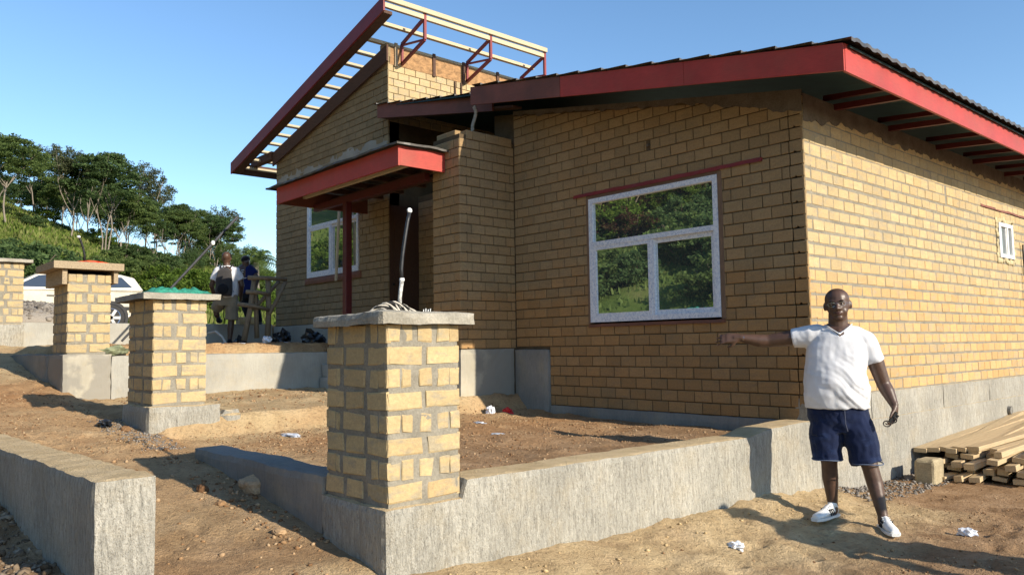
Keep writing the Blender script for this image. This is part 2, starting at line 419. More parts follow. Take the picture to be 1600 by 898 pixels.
M['gravel'] = stone_mat('grey_gravel', [(.13,.115,.10), (.21,.185,.16), (.30,.27,.235)])

ORD = 'first second third fourth fifth sixth seventh eighth ninth tenth eleventh twelfth thirteenth fourteenth fifteenth sixteenth seventeenth eighteenth nineteenth twentieth'.split()
def nth(i):
    if i < 20: return ORD[i]
    tens = {2: 'twenty', 3: 'thirty', 4: 'forty'}; t_, u_ = divmod(i+1, 10)
    return {30: 'thirtieth', 40: 'fortieth'}.get(i+1, tens[t_] + '-' + ORD[u_-1] if u_ else '')
# ------------------------------------------------------------------ terrain
def lerpx(x, xs, zs): return np.interp(x, xs, zs)
def sst(a, b, x):
    t = np.clip((x - a) / (b - a), 0, 1); return t * t * (3 - 2 * t)
def softplus(v, k=1.0): return np.log1p(np.exp(np.clip(v / k, -40, 40))) * k
_fr = random.Random(8)
FOOT = []
for (ax, ay, bx, by, n_) in ((1.9, -4.2, .9, -1.3, 9), (2.6, -3.4, 1.3, .6, 9), (.5, -3.9, .75, -1.6, 6), (-.2, -5.2, -3.6, -5.1, 8), (-.5, -5.5, -4.2, -5.6, 8), (2.2, -2.2, .4, -1.9, 5), (-3.4, -3.3, -.6, -2.2, 7), (1.5, -.3, 2.4, -1.8, 5)):
    an = math.atan2(by-ay, bx-ax)
    for i_ in range(n_):
        t_ = (i_ + _fr.uniform(-.2, .2))/max(1, n_-1); sd_ = .09*(-1)**i_
        FOOT.append((ax+(bx-ax)*t_ - math.sin(an)*sd_, ay+(by-ay)*t_ + math.cos(an)*sd_, an + _fr.uniform(-.25, .25), _fr.uniform(.010, .022)))
def gz(x, y, detail=True):
    x = np.asarray(x, float); y = np.asarray(y, float)
    wob = fbm(x * .9, y * .9, 3, 3)
    # terraces in front of the house
    zt = lerpx(x, [-60, -20, -14, -11.6, -11.45, -7.5, -7.38, -4.4, -4.08, -3.9, -2, 0], [2.0, 1.95, 1.92, 1.86, 1.48, 1.46, .80, .77, .765, .56, .53, .51])
    bankw = wob * .06 * sst(-7.2, -6.8, x) * sst(.0, -.5, x)
    zt = zt + bankw
    # outside the column line
    zo = lerpx(x, [-60, -20, -14, -11.4, -9.5, -7.3, -4, -2.5, -1, 0], [2.0, 1.95, 1.9, 1.5, 1.2, .88, .63, .52, .32, .17])
    zl = lerpx(x, [-60, -20, -14, -8, -4, -2.2, -1, 0], [2.0, 1.95, 1.9, 1.0, .62, .47, .37, .33])
    zo = zo + (zl - zo) * sst(-5.82, -6.02, y)
    zin = zo + (zt - zo) * sst(-4.62, -4.46, y)
    # right of the terrace wall
    bank = lerpx(y, [-9, -7, -5.9, -5.75, -4.7, -3, -.9, .2, .9, 20], [.2, .3, .3, .17, .17, .10, .09, .0, -.07, -.09])
    zr = -.08 + (bank + .08) * np.exp(-np.clip(x, 0, None) ** 1.5 / .42)
    zr = zr + wob * .03 * sst(.15, .8, x)
    z = np.where(x < 0, zin, zr)
    z = np.where((x < 0) & (y > .3) & (x > -11.4), -.3, z)     # under the house
    z = np.where((x < 0) & (y > .3) & (x <= -11.4), zt, z)
    # hillside rising beyond the car park
    ys = softplus(y + 3, 2) - 3
    xc = -80 + softplus(x + 80, 6)
    h = softplus(.25 * (-xc - 27) - .20 * ys * sst(-20, -40, x), 1.2)
    h = h * sst(-15, -26, x)
    h2 = softplus((-y - 12) * .42, 1.0) * sst(-11.0, -14, y) * sst(4, -3, x)
    h = np.maximum(h, 0) + h2
    h = np.minimum(h, 60)
    far = fbm(x * .05, y * .05, 9, 3) * 2.5 * np.clip(h / 6, 0, 1) + fbm(x * .3, y * .3, 11, 3) * .5 * np.clip(h / 2, 0, 1)
    z = z + h + far
    if detail:
        near = 1 - np.clip(h, 0, 1)
        rough = near * (.35 + 1.3 * np.clip(fbm(x * .8, y * .8, 41, 3) * 1.6 + .5, 0, 1))
        z = z + near * fbm(x * 2.2, y * 2.2, 21, 4) * .03 + rough * (fbm(x * 5.2, y * 5.2, 31, 3) * .024 + fbm(x * 17, y * 17, 35, 2) * .014)
        for (fx, fy, fa, fd) in FOOT:
            m_ = (np.abs(x-fx) < .3) & (np.abs(y-fy) < .3)
            if not m_.any(): continue
            dx_, dy_ = x[m_]-fx, y[m_]-fy; u_ = (dx_*math.cos(fa)+dy_*math.sin(fa))/.135; v_ = (-dx_*math.sin(fa)+dy_*math.cos(fa))/.052; q_ = u_*u_+v_*v_
            z[m_] += fd*(-1.1*np.exp(-q_**2) + .55*np.exp(-(q_-1.9)**2*1.6))
    return z
def gz1(x, y): return float(gz(np.array([x]), np.array([y]))[0])

def axis(segs):
    out = []
    for a, b, st in segs:
        n = max(1, int(round((b - a) / st))); out += list(np.linspace(a, b, n, endpoint=False))
    out.append(segs[-1][1]); return np.array(out)
gx = axis([(-700,-120,30),(-120,-60,2.0),(-60,-22,.8),(-22,-12,.25),(-12,-4.5,.06),(-4.5,2.6,.032),(2.6,5,.12),(5,20,1.0),(20,120,10),(120,700,60)])
gy = axis([(-700,-120,40),(-120,-50,3),(-50,-14,.9),(-14,-8,.25),(-8,-6.6,.06),(-6.6,.4,.032),(.4,3.5,.06),(3.5,12,.4),(12,80,1.6),(80,160,6),(160,700,45)])
XX, YY = np.meshgrid(gx, gy, indexing='ij')
ZZ = gz(XX, YY)
nx, ny = len(gx), len(gy)
idx = np.arange(nx * ny).reshape(nx, ny)
q = np.stack([idx[:-1,:-1], idx[1:,:-1], idx[1:,1:], idx[:-1,1:]], -1).reshape(-1, 4)
ground = np_mesh('ground', np.stack([XX, YY, ZZ], -1).reshape(-1, 3), q, M['ground'], smooth=True)
tag(ground, kind='structure')

# ------------------------------------------------------------------ rough block (grid box with wobble)
def rough_box(mb, x0, x1, y0, y1, z0, z1, cell=.05, amp=.006, seed=0, ztop=None, edge=.012, fs=3.0):
    nxs, nys, nzs = [max(1, int(round((b - a) / cell))) for a, b in ((x0,x1),(y0,y1),(z0,z1))]
    key = {}; vs = []; fcs = []
    def vid(i, j, k):
        if (i, j, k) in key: return key[(i, j, k)]
        x = x0 + (x1-x0)*i/nxs; y = y0 + (y1-y0)*j/nys; zt = z1 if ztop is None else ztop(x, y)
        z = z0 + (zt - z0) * k / nzs
        e = ((i in (0, nxs)) + (j in (0, nys)) + (k == nzs))
        v = Vector((x, y, z))
        n = mnoise.noise_vector(v * fs + Vector((seed*7.1, 0, 0))) * amp * 1.6 + mnoise.noise_vector(v * 14 + Vector((0, seed*3.3, 0))) * amp
        if e >= 2:
            c = Vector(((x0+x1)/2 - x, (y0+y1)/2 - y, (z0+z1)/2 - z))
            sgn = Vector((math.copysign(1, c.x) if i in (0, nxs) else 0, math.copysign(1, c.y) if j in (0, nys) else 0, -1 if k == nzs else 0))
            n += sgn * edge * (.6 + .8 * abs(mnoise.noise(v * 11)))
        v = v + n
        key[(i, j, k)] = len(vs); vs.append(tuple(v)); return key[(i, j, k)]
    for i in range(nxs):
        for j in range(nys):
            fcs.append((vid(i,j,nzs), vid(i+1,j,nzs), vid(i+1,j+1,nzs), vid(i,j+1,nzs)))
    for i in range(nxs):
        for k in range(nzs):
            fcs.append((vid(i,0,k), vid(i+1,0,k), vid(i+1,0,k+1), vid(i,0,k+1)))
            fcs.append((vid(i+1,nys,k), vid(i,nys,k), vid(i,nys,k+1), vid(i+1,nys,k+1)))
    for j in range(nys):
        for k in range(nzs):
            fcs.append((vid(nxs,j,k), vid(nxs,j+1,k), vid(nxs,j+1,k+1), vid(nxs,j,k+1)))
            fcs.append((vid(0,j+1,k), vid(0,j,k), vid(0,j,k+1), vid(0,j+1,k+1)))
    mb.add(vs, fcs); return mb

def wob1(s, f=2.0, seed=0): return mnoise.noise(Vector((s * f, seed * 5.7, .3)))

# ------------------------------------------------------------------ project (for choosing which bricks show largest)
M3T = M3.transposed()
def proj(P):
    c = M3T @ (Vector(P) - CAMPOS)
    if c.z > -.05: return None
    return (800 - 1243.5 * c.x / c.z, 449 + 1243.5 * c.y / c.z)
def parea(pts):
    q = [proj(p) for p in pts]
    if any(a is None for a in q): return 0
    if all(a[0] < 0 or a[0] > 1600 or a[1] < 0 or a[1] > 898 for a in q): return 0
    return abs(sum(q[i][0]*q[(i+1)%len(q)][1] - q[(i+1)%len(q)][0]*q[i][1] for i in range(len(q)))) / 2

# ------------------------------------------------------------------ bricks
PITCH = .12164; BL = .22
def clip_poly(poly, a, b, c):      # keep a*u+b*z<=c
    out = []
    for i in range(len(poly)):
        p, q = poly[i], poly[(i+1) % len(poly)]
        dp = a*p[0]+b*p[1]-c; dq = a*q[0]+b*q[1]-c
        if dp <= 0: out.append(p)
        if (dp < 0 < dq) or (dq < 0 < dp):
            t = dp / (dp - dq); out.append((p[0]+(q[0]-p[0])*t, p[1]+(q[1]-p[1])*t))
    return out
def brick_geo(poly, depth, ch, r, jit=.0015):
    """chamfered slab; local axes: u along the wall, d outwards, z up"""
    us = [p[0] for p in poly]; zs = [p[1] for p in poly]
    cu, cz = (min(us)+max(us))/2, (min(zs)+max(zs))/2
    w, h = max(us)-min(us), max(zs)-min(zs); n = len(poly)
    su, sz = max(.3, 1-2*ch/max(w, .01)), max(.3, 1-2*ch/max(h, .01))
    j = lambda: r.uniform(-jit, jit)
    out = [(u+j(), z+j()) for u, z in poly]
    vs = [(u, -depth, z) for u, z in out] + [(u, -ch, z) for u, z in out] + \
         [(cu+(u-cu)*su+j(), r.uniform(-.0012, .0012), cz+(z-cz)*sz+j()) for u, z in out]
    fs = []
    for l in (0, 1):
        for i in range(n):
            k = (i+1) % n; fs.append((l*n+i, l*n+k, (l+1)*n+k, (l+1)*n+i))
    fs.append(tuple(range(2*n, 3*n)))
    return vs, fs
BR_MESH = {}
class Bricks:
    """collects the bricks of one thing; the largest become objects, the rest one stuff part"""
    def __init__(s): s.items = []
    def wall(s, parent, O, U, N, mat, rows, z0, gap, top=None, holes=(), ch=.006, depth=.03, pitch=PITCH, hfrac=1.0, jit=.0015, proud=.003, notch=None):
        O, U, N = Vector(O), Vector(U), Vector(N)
        for i, row in enumerate(rows):
            za, zb = z0 + i*pitch + gap/2, z0 + (i+1)*pitch - gap/2
            if isinstance(row, tuple): row, gz_ = row; za, zb = z0+i*pitch+gz_/2, z0+(i+1)*pitch-gz_/2
            for (a, b) in row:
                segs = [(a, b)]
                for (h0, h1, k0, k1) in holes:
                    if min(zb, k1) - max(za, k0) > .3 * (zb - za):
                        ns = []
                        for (p, q_) in segs:
                            if q_ <= h0 or p >= h1: ns.append((p, q_))
                            else:
                                if h0 - p > .012: ns.append((p, h0))
                                if q_ - h1 > .012: ns.append((h1, q_))
                        segs = ns
                for (p, q_) in segs:
                    poly = [(p, za), (q_, za), (q_, zb), (p, zb)]
                    if notch is not None and (p, q_) == segs[0] and (a, b) == row[0] and i % 2 == notch and q_-p > .08:
                        c_ = p + min(.105, (q_-p)*.62); poly = [(p, za), (c_-.017, za), (c_, za+.017), (c_+.014, za), (q_, za), (q_, zb), (p, zb)]
                    if top is not None:
                        poly = clip_poly(poly, -top[1], 1.0, top[0])
                        if len(poly) < 3 or max(v[1] for v in poly) - min(v[1] for v in poly) < .02: continue
                    pts = [O + U*u + Vector((0, 0, z)) for u, z in poly]
                    s.items.append([parea(pts), parent, O, U, N, mat, poly, rnd.uniform(-proud, proud), ch, depth, jit])
    def emit(s, limit, stuff_parent, ploc, stuff_name='brickwork'):
        s.items.sort(key=lambda t: -t[0])
        for it in s.items[:limit]:
            ar, parent, O, U, N, mat, poly, pr, ch, depth, jit = it
            us = [p[0] for p in poly]; zs = [p[1] for p in poly]
            cu, cz = (min(us)+max(us))/2, (min(zs)+max(zs))/2
            lp = [(u-cu, z-cz) for u, z in poly]
            rect = len(poly) == 4 and abs(poly[2][1]-poly[3][1]) < 1e-6
            flip = U.cross(N).z < 0     # local (U,N,Z) handedness
            key = (round(max(us)-min(us), 3), round(max(zs)-min(zs), 3), rnd.randint(0, 3), mat.name, flip, round(ch, 4)) if rect else None
            me = BR_MESH.get(key) if key else None
            if me is None:
                vs, fs = brick_geo(lp, depth, ch, rnd, jit)
                fs = [f for f in fs] if flip else [f[::-1] for f in fs]
                if True:
                    # make outward: test the front face
                    a, b, c = [Vector(vs[i]) for i in fs[-1][:3]]
                    nrm = (b-a).cross(c-a)
                    want = 1 if not flip else -1
                    if nrm.y * want < 0: fs = [f[::-1] for f in fs]
                me = bpy.data.meshes.new('brick'); me.from_pydata(vs, [], fs); me.materials.append(mat); me.update()
                if key: BR_MESH[key] = me
            o = bpy.data.objects.new('brick', me); COL.objects.link(o); o.parent = parent
            if parent.type == 'EMPTY': o.matrix_parent_inverse = Matrix.Translation(-Vector(ploc))
            P = O + U*cu + Vector((0, 0, cz)) + N*pr
            o.matrix_basis = Matrix(((U.x, N.x, 0, P.x), (U.y, N.y, 0, P.y), (0, 0, 1, P.z), (0, 0, 0, 1)))
        rest = s.items[limit:]
        if rest:
            mb = MB(); mats = []
            for it in rest:
                ar, parent, O, U, N, mat, poly, pr, ch, depth, jit = it
                if mat not in mats: mats.append(mat)
                mb.cur = mats.index(mat)
                vs, fs = brick_geo(poly, depth, ch, rnd, jit)
                mb.add([O + U*u + N*(d+pr) + Vector((0, 0, z)) for u, d, z in vs], fs)
            o = mb.build(stuff_name, mats, stuff_parent, ploc, fixn=True); o['kind'] = 'stuff'
            return o

def run_row(first, L, u1, g=.009, u0=0.0):
    out = []; u = u0
    for w in first: out.append((u+g/2, min(u+w, u1)-g/2)); u += w
    while u < u1 - .01:
        w = L * rnd.uniform(.985, 1.015); e = min(u+w, u1)
        if u1 - e < .03: e = u1
        out.append((u+g/2, e-g/2)); u = e
    return out

# ------------------------------------------------------------------ THE HOUSE
HB = (-5.0, 2.0, .4)
house = empty('brick_house', HB)
tag(house, 'unfinished yellow brick house with red roof boards and open roof framing', 'house')
def rb(x): return 3.635 + .1806 * (.713 - x)          # underside of the main roof in front
BK = Bricks()
XI = -4.13; XG = -7.2; XL = -11.33; YB = 10.0
# --- front wall (beside the terrace)
def poly_wall(name, pts, y0, y1, mat):               # prism of an xz outline between y0 and y1
    mb = MB(); n = len(pts)
    mb.add([(x, y0, z) for x, z in pts] + [(x, y1, z) for x, z in pts],
           [tuple(range(n)), tuple(range(n, 2*n))[::-1]] + [((i+1) % n, i, n+i, n+(i+1) % n) for i in range(n)])
    return mb.build(name, mat, house, HB, fixn=True)
WX0, WX1, WZ0, WZ1 = -2.795, -.965, 1.637, 3.132
def wall_with_hole(name, x0, x1, zb, zt0, zt1, hole, y0, y1, mat):
    hx0, hx1, hz0, hz1 = hole; zt = lambda x: zt0 + (zt1-zt0)*(x-x0)/(x1-x0)
    mb = MB()
    def hx(a, b, za0, zb0, za1, zb1):
        mb.hexa([(a,y0,za0),(b,y0,zb0),(b,y1,zb0),(a,y1,za0),(a,y0,za1),(b,y0,zb1),(b,y1,zb1),(a,y1,za1)])
    hx(x0, hx0, zb, zb, zt(x0), zt(hx0)); hx(hx1, x1, zb, zb, zt(hx1), zt(x1))
    hx(hx0, hx1, zb, zb, hz0, hz0); hx(hx0, hx1, hz1, hz1, zt(hx0), zt(hx1))
    return mb.build(name, mat, house, HB)
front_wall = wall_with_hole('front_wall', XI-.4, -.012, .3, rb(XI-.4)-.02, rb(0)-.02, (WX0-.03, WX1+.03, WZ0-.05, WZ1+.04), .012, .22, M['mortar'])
rows = []
for i in range(36):
    rows.append(run_row([.148], BL, 4.13) if i % 2 == 0 else run_row([.155, .085], BL, 4.13))
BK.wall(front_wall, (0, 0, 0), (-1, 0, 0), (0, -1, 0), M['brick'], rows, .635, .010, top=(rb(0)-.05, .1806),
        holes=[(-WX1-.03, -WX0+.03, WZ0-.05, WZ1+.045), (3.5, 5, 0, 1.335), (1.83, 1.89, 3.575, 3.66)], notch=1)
# --- side wall, sunlit
side_wall = MB()
SW = (5.34, 5.93, 2.51, 3.0)
side_wall.box(-.22, -.0045, .012, SW[0]-.06, .3, 3.72); side_wall.box(-.22, -.0045, SW[1]+.06, YB, .3, 3.72)
side_wall.box(-.22, -.0045, SW[0]-.06, SW[1]+.06, .3, SW[2]-.06); side_wall.box(-.22, -.0045, SW[0]-.06, SW[1]+.06, SW[3]+.06, 3.72)
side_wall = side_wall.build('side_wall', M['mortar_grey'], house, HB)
rows = []
for i in range(24):
    z = .85 + i*PITCH; tight = z > 3.05
    g = .008 if tight else .012
    L = BL*.995
    r = run_row([.222], L, 7.4, g) if i % 2 == 0 else run_row([.118], L, 7.4, g)
    rows.append((r, .008 if tight else rnd.choice((.018, .023, .028))))
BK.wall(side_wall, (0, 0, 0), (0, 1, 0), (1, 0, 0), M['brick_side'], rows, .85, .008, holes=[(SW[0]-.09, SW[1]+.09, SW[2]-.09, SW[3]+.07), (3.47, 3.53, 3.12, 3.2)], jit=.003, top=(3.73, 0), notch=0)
# --- projecting wing wall (stub) by the porch
YS = -.925; XS0 = -4.712
sw = MB(); sw.box(XS0+.012, XI-.012, YS+.012, .3, .5, 4.08)
stub = sw.build('porch_side_wall', M['mortar'], house, HB)
rows = [];rows2 = []
for i in range(25):
    rows.append(run_row([.115], BL, .925) if i % 2 else run_row([.19], BL, .925))
    rows2.append(run_row([.13, .22], BL, .582) if i % 2 else run_row([.2], BL, .582))
zs0 = 1.349 - 6*PITCH
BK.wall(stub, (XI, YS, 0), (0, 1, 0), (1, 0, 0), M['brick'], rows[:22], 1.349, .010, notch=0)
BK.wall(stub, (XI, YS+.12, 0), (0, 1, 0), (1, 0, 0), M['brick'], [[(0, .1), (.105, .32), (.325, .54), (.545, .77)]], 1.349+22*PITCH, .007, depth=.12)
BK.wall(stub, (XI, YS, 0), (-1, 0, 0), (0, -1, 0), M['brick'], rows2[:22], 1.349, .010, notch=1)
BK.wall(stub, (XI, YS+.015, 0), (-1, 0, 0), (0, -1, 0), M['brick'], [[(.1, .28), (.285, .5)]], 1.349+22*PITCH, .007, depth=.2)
# --- gable wall above the upper terrace
def gt(x): return 5.24 + .235 * (x - XL)
GX0, GX1, GZ0, GZ1 = -9.985, -8.14, 2.70, 4.09
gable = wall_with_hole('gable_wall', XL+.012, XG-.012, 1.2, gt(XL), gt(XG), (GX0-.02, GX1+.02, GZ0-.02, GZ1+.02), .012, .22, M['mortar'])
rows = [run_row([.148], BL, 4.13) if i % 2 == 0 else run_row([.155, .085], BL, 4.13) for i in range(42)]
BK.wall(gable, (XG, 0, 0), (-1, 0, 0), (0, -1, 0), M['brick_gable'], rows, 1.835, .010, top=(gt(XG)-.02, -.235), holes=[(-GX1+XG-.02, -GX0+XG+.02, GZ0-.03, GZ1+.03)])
# --- clerestory wall between the two roofs, with return wall of the porch
cw = MB(); cw.box(XG-.2, XG-.012, .012, 4.2, 1.2, 6.05)
cler = cw.build('clerestory_wall', M['mortar'], house, HB)
rows = [run_row([.11], BL, 3.6) if i % 2 else run_row([.2], BL, 3.6) for i in range(8)]
BK.wall(cler, (XG, 0, 0), (0, 1, 0), (1, 0, 0), M['brick_side'], rows, 5.09, .007)
m = MB(); m.box(XG-.01, XG+.012, .02, .585, 1.3, 3.7); dr = m.build('dark_doorway_board', M['brown_board'], house, HB)  # dark board closing the doorway, added to darken the porch recess
for (za_, zb_) in ((1.45, 2.35), (2.5, 3.5)):
    m = MB(); m.box(XG+.012, XG+.022, .1, .5, za_, zb_); m.build('doorway_board_panel', M['brown_board'], dr, HB)
m = MB(); m.ell((XG+.04, .07, 2.4), (.03, .02, .02), None, 8, 6); m.build('handle', M['black'], dr, HB)  # knob on the added dark board
bw = MB(); bw.box(XG-.1, XS0+.2, .6, .8, .5, 3.9); bwall = bw.build('porch_back_wall', M['mortar'], house, HB)
rows = [run_row([.11], BL, 2.6) if i % 2 else run_row([.2], BL, 2.6) for i in range(23)]
BK.wall(bwall, (XG, .588, 0), (1, 0, 0), (0, -1, 0), M['brick'], rows, 1.0, .007)
BK.emit(300, house, HB)
# unseen rear shell
sh = MB(); sh.box(XL, XL+.2, .22, YB, .3, 5.1); sh.box(XL, 0, YB-.2, YB-.01, .3, 3.7); sh.box(XS0+.012, XI-.1, .3, .62, .5, 4.4)
sh.build('rear_wall', M['mortar'], house, HB)
m = MB(); m.box(XG-.1, -.3, 3.0, 3.1, .5, 3.9); m.build('inner_wall', M['mortar'], house, HB)
m = MB(); m.box(XI+.3, -.3, .6, 3.0, 3.5, 3.55); m.build('ceiling', M['brown_board'], house, HB)
# rough mortar fill under the roof boards on both visible walls
mb = MB()
def ragged(n, P0, d, top, low, N):
    vs = []; fs = []
    for i in range(n+1):
        q_ = Vector(P0) + Vector(d)*(i/n); t_, l_ = top(q_), low(q_, i)
        for off, z in ((-.012, t_), (.010+.006*wob1(i, .7), t_), (.008+.005*wob1(i, .9, 2), (t_+l_)/2), (.006, l_), (-.012, l_)): vs.append(q_ + Vector(N)*off + Vector((0, 0, z)))
    for i in range(n):
        for j in range(5): fs.append((i*5+j, (i+1)*5+j, (i+1)*5+(j+1) % 5, i*5+(j+1) % 5))
    mb.add(vs, fs)
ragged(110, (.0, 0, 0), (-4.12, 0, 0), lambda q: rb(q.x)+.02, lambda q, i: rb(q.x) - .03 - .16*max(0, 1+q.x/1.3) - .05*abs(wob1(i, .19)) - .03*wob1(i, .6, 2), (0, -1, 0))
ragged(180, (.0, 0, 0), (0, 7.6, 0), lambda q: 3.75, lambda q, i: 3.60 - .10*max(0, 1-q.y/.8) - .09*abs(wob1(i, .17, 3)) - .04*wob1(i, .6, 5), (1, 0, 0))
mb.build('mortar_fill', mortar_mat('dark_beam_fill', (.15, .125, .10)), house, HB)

# --- cement plinths of the house
mb = MB()
rough_box(mb, -.2, .034, .02, 7.6, -.4, .583, .08, .004, 2, edge=.006)
mb.build('plinth', M['plinth'], house, HB)
mb = MB(); mb.box(-.2, .034, 7.6, YB, -.4, .583); mb.box(-.2, .016, 7.6, YB, .583, .85)
mb.build('rear_plinth', M['plinth'], house, HB)
for a, b in ((.004, 1.15), (1.154, 3.05), (3.054, 4.6), (4.604, 7.6)):
    mb = MB(); rough_box(mb, -.2, .016, a, b, .56, .85, .075, .0035, int(a*10), edge=.005)
    mb.build('plinth_band', M['plinth'], house, HB)
mb = MB(); rough_box(mb, -3.5, -.001, -.03, .1, .2, .635, .07, .004, 4, edge=.008); mb.build('plinth', M['render_dark'], house, HB)
mb = MB(); rough_box(mb, XI, -3.502, -.038, .1, .2, 1.335, .07, .004, 5, edge=.01); mb.build('plinth', M['render_dark'], house, HB)
mb = MB(); rough_box(mb, XS0-.02, XI+.012, YS-.02, -.04, .3, 1.349, .07, .004, 6, edge=.01); mb.build('plinth', M['render_patch'], house, HB)
mb = MB(); rough_box(mb, XL-.02, XG+.012, -.035, .1, 1.1, 1.835, .09, .004, 7, edge=.01); mb.build('plinth', M['render_flat'], house, HB)
# grey flashing smear above the canopy on the gable
mb = MB(); rough_box(mb, XL+.005, XG+.002, -.005, .02, 4.60, 4.78, .08, .006, 8, ztop=lambda x, y: 4.84+.06*wob1(x, 1.3)+.05*wob1(x, 4, 2)); mb.build('mortar_smear', M['render_flat'], house, HB)
# pipe stub and cable on the side wall
mb = MB(); mb.tube([(.02, 5.217, .415), (.075, 5.217, .412)], .055, 12, cap=False); mb.tube([(.03, 5.217, .415), (.074, 5.217, .412)], .05, 12); mb.build('drain_pipe', simple('grey_pipe', (.2, .19, .17)), house, HB, smooth=False)
mb = MB(); mb.tube([(.03, 6.3+.04*wob1(i, .9), 2.75-.085*i) for i in range(23)], .012, 6); mb.build('cable', M['black'], house, HB)
mb = MB(); rough_box(mb, -.02, .006, 4.56, 4.6, .86, 2.3, .05, .004, 9); mb.build('mortar_strip', M['mortar_grey'], house, HB)

# --- windows
def pane(mb_parent, x0, x1, z0, z1, y):
    m = MB(); m.add([(x0, y, z0), (x1, y, z0), (x1, y, z1), (x0, y, z1), (x0, y+.006, z0), (x1, y+.006, z0), (x1, y+.006, z1), (x0, y+.006, z1)],
                    [(0,1,2,3),(7,6,5,4),(0,4,5,1),(1,5,6,2),(2,6,7,3),(3,7,4,0)])
    return m.build('pane', M['glass'], mb_parent, HB)
def frame_bars(mb, x0, x1, z0, z1, w, y0, y1):
    mb.box(x0, x0+w, y0, y1, z0, z1); mb.box(x1-w, x1, y0, y1, z0, z1)
    mb.box(x0+w, x1-w, y0+.001, y1-.001, z0, z0+w); mb.box(x0+w, x1-w, y0+.001, y1-.001, z1-w, z1)
def big_window(x0, x1, z0, z1, zt, xm, rev):
    mb = MB(); y0, y1 = -.012, .06
    frame_bars(mb, x0, x1, z0, z1, .058, y0, y1)
    mb.box(x0+.058, x1-.058, y0-.002, y1, zt-.028, zt+.028)
    # two sliding leaves below the transom
    frame_bars(mb, x0+.058, xm+.04, z0+.058, zt-.028, .045, y0+.004, y0+.034)
    frame_bars(mb, xm-.035, x1-.058, z0+.058, zt-.028, .05, y0+.03, y1-.004)
    mb.box(xm+.04, xm+.075, y0+.008, y1-.006, z0+.058, zt-.028)
    w = mb.build('window', M['film'], house, HB)
    pane(w, x0+.056, x1-.056, zt+.026, z1-.056, .02)
    pane(w, x0+.10, xm-.003, z0+.1, zt-.07, .006)
    pane(w, xm+.012, x1-.105, z0+.105, zt-.075, .035)
    return w
w1 = big_window(WX0+.012, WX1-.004, WZ0+.006, WZ1-.004, 2.575, -1.895, 0)
mb = MB()
mb.box(WX0-.03, WX0+.01, -.004, .05, WZ0-.01, WZ1+.03); mb.box(WX1-.002, WX1+.05, -.004, .05, WZ0-.01, WZ1+.03)
mb.build('window_reveal', wood_mat('brown_reveal', (.22, .14, .09), .7, (9, 9, 2)), house, HB)
mb = MB(); rough_box(mb, WX0-.03, WX1+.05, -.022, .06, WZ0-.05, WZ0-.005, .06, .004, 11); mb.build('window_sill', M['wood_sill'], w1, HB)
mb = MB(); rough_box(mb, -3.03, -.433, -.020, .04, 3.166, 3.212, .06, .005, 12, edge=.005); mb.build('lintel_strip', M['red_dark'], house, HB)
mb = MB(); mb.box(WX0-.03, WX1+.05, -.003, .05, WZ1+.0, WZ1+.036); mb.build('lintel', wood_mat('brown_lintel', (.20, .12, .075), .7, (2, 9, 9)), house, HB)
w2 = big_window(GX0, GX1, GZ0, GZ1, 3.645, -9.15, 0)
mb = MB(); rough_box(mb, GX0-.08, GX1+.1, -.03, .06, GZ0-.12, GZ0-.005, .06, .005, 13); mb.build('window_sill', M['wood_sill'], w2, HB)
# little side window with foam around it
mb = MB()
for (a, b, c, d) in ((SW[0]+.0, SW[0]+.05, SW[2], SW[3]), (SW[1]-.07, SW[1], SW[2], SW[3]), (SW[0]+.05, SW[1]-.07, SW[2], SW[2]+.05), (SW[0]+.05, SW[1]-.07, SW[3]-.05, SW[3]), (5.66, 5.715, SW[2]+.05, SW[3]-.05)):
    mb.box(-.045, .02 + (0.003 if b-a > .3 else 0), a, b, c, d)
mb.box(-.03, .012, SW[0]+.07, SW[0]+.11, SW[2]+.06, SW[3]-.06); mb.box(-.03, .012, 5.625, 5.655, SW[2]+.06, SW[3]-.06)
w3 = mb.build('window', M['white_pvc'], house, HB)
for (a, b) in ((SW[0]+.05, 5.66), (5.715, SW[1]-.07)):
    m = MB(); m.box(-.02, -.012, a, b, SW[2]+.05, SW[3]-.05); m.build('pane', M['glass'], w3, HB)
foam = simple('yellow_foam_sealant', (.50, .42, .25), .9, .15, 10, .4)
mb = MB()
for k in range(40):
    t = k / 40 * 4; s_ = int(t); f = t - s_
    y = [SW[0]-.05+f*.69, SW[1]+.05, SW[1]+.05-f*.69, SW[0]-.05][s_]; z = [SW[2]-.04, SW[2]-.04+f*.57, SW[3]+.04, SW[3]+.04-f*.57][s_]
    mb.ell((.0, y+rnd.uniform(-.02, .02), z+rnd.uniform(-.02, .02)), (.02, rnd.uniform(.03, .055), rnd.uniform(.03, .05)), None, 8, 6)
mb.build('foam_sealant', foam, house, HB, smooth=True)
mb = MB(); rough_box(mb, -.01, .012, 4.7, 6.6, 3.16, 3.2, .08, .006, 15); mb.build('lintel_strip', M['red_brown'], house, HB)
mb = MB(); mb.box(-.06, -.01, 3.47, 3.53, 3.12, 3.2); mb.build('wall_hole', M['black'], house, HB)
mb = MB(); mb.box(-1.89, -1.83, .014, .1, 3.575, 3.66); mb.tube([(-1.86, -.012, 3.61), (-1.86, .02, 3.615)], .016, 8); mb.build('wall_anchor', simple('anchor_metal', (.12, .1, .08)), house, HB)

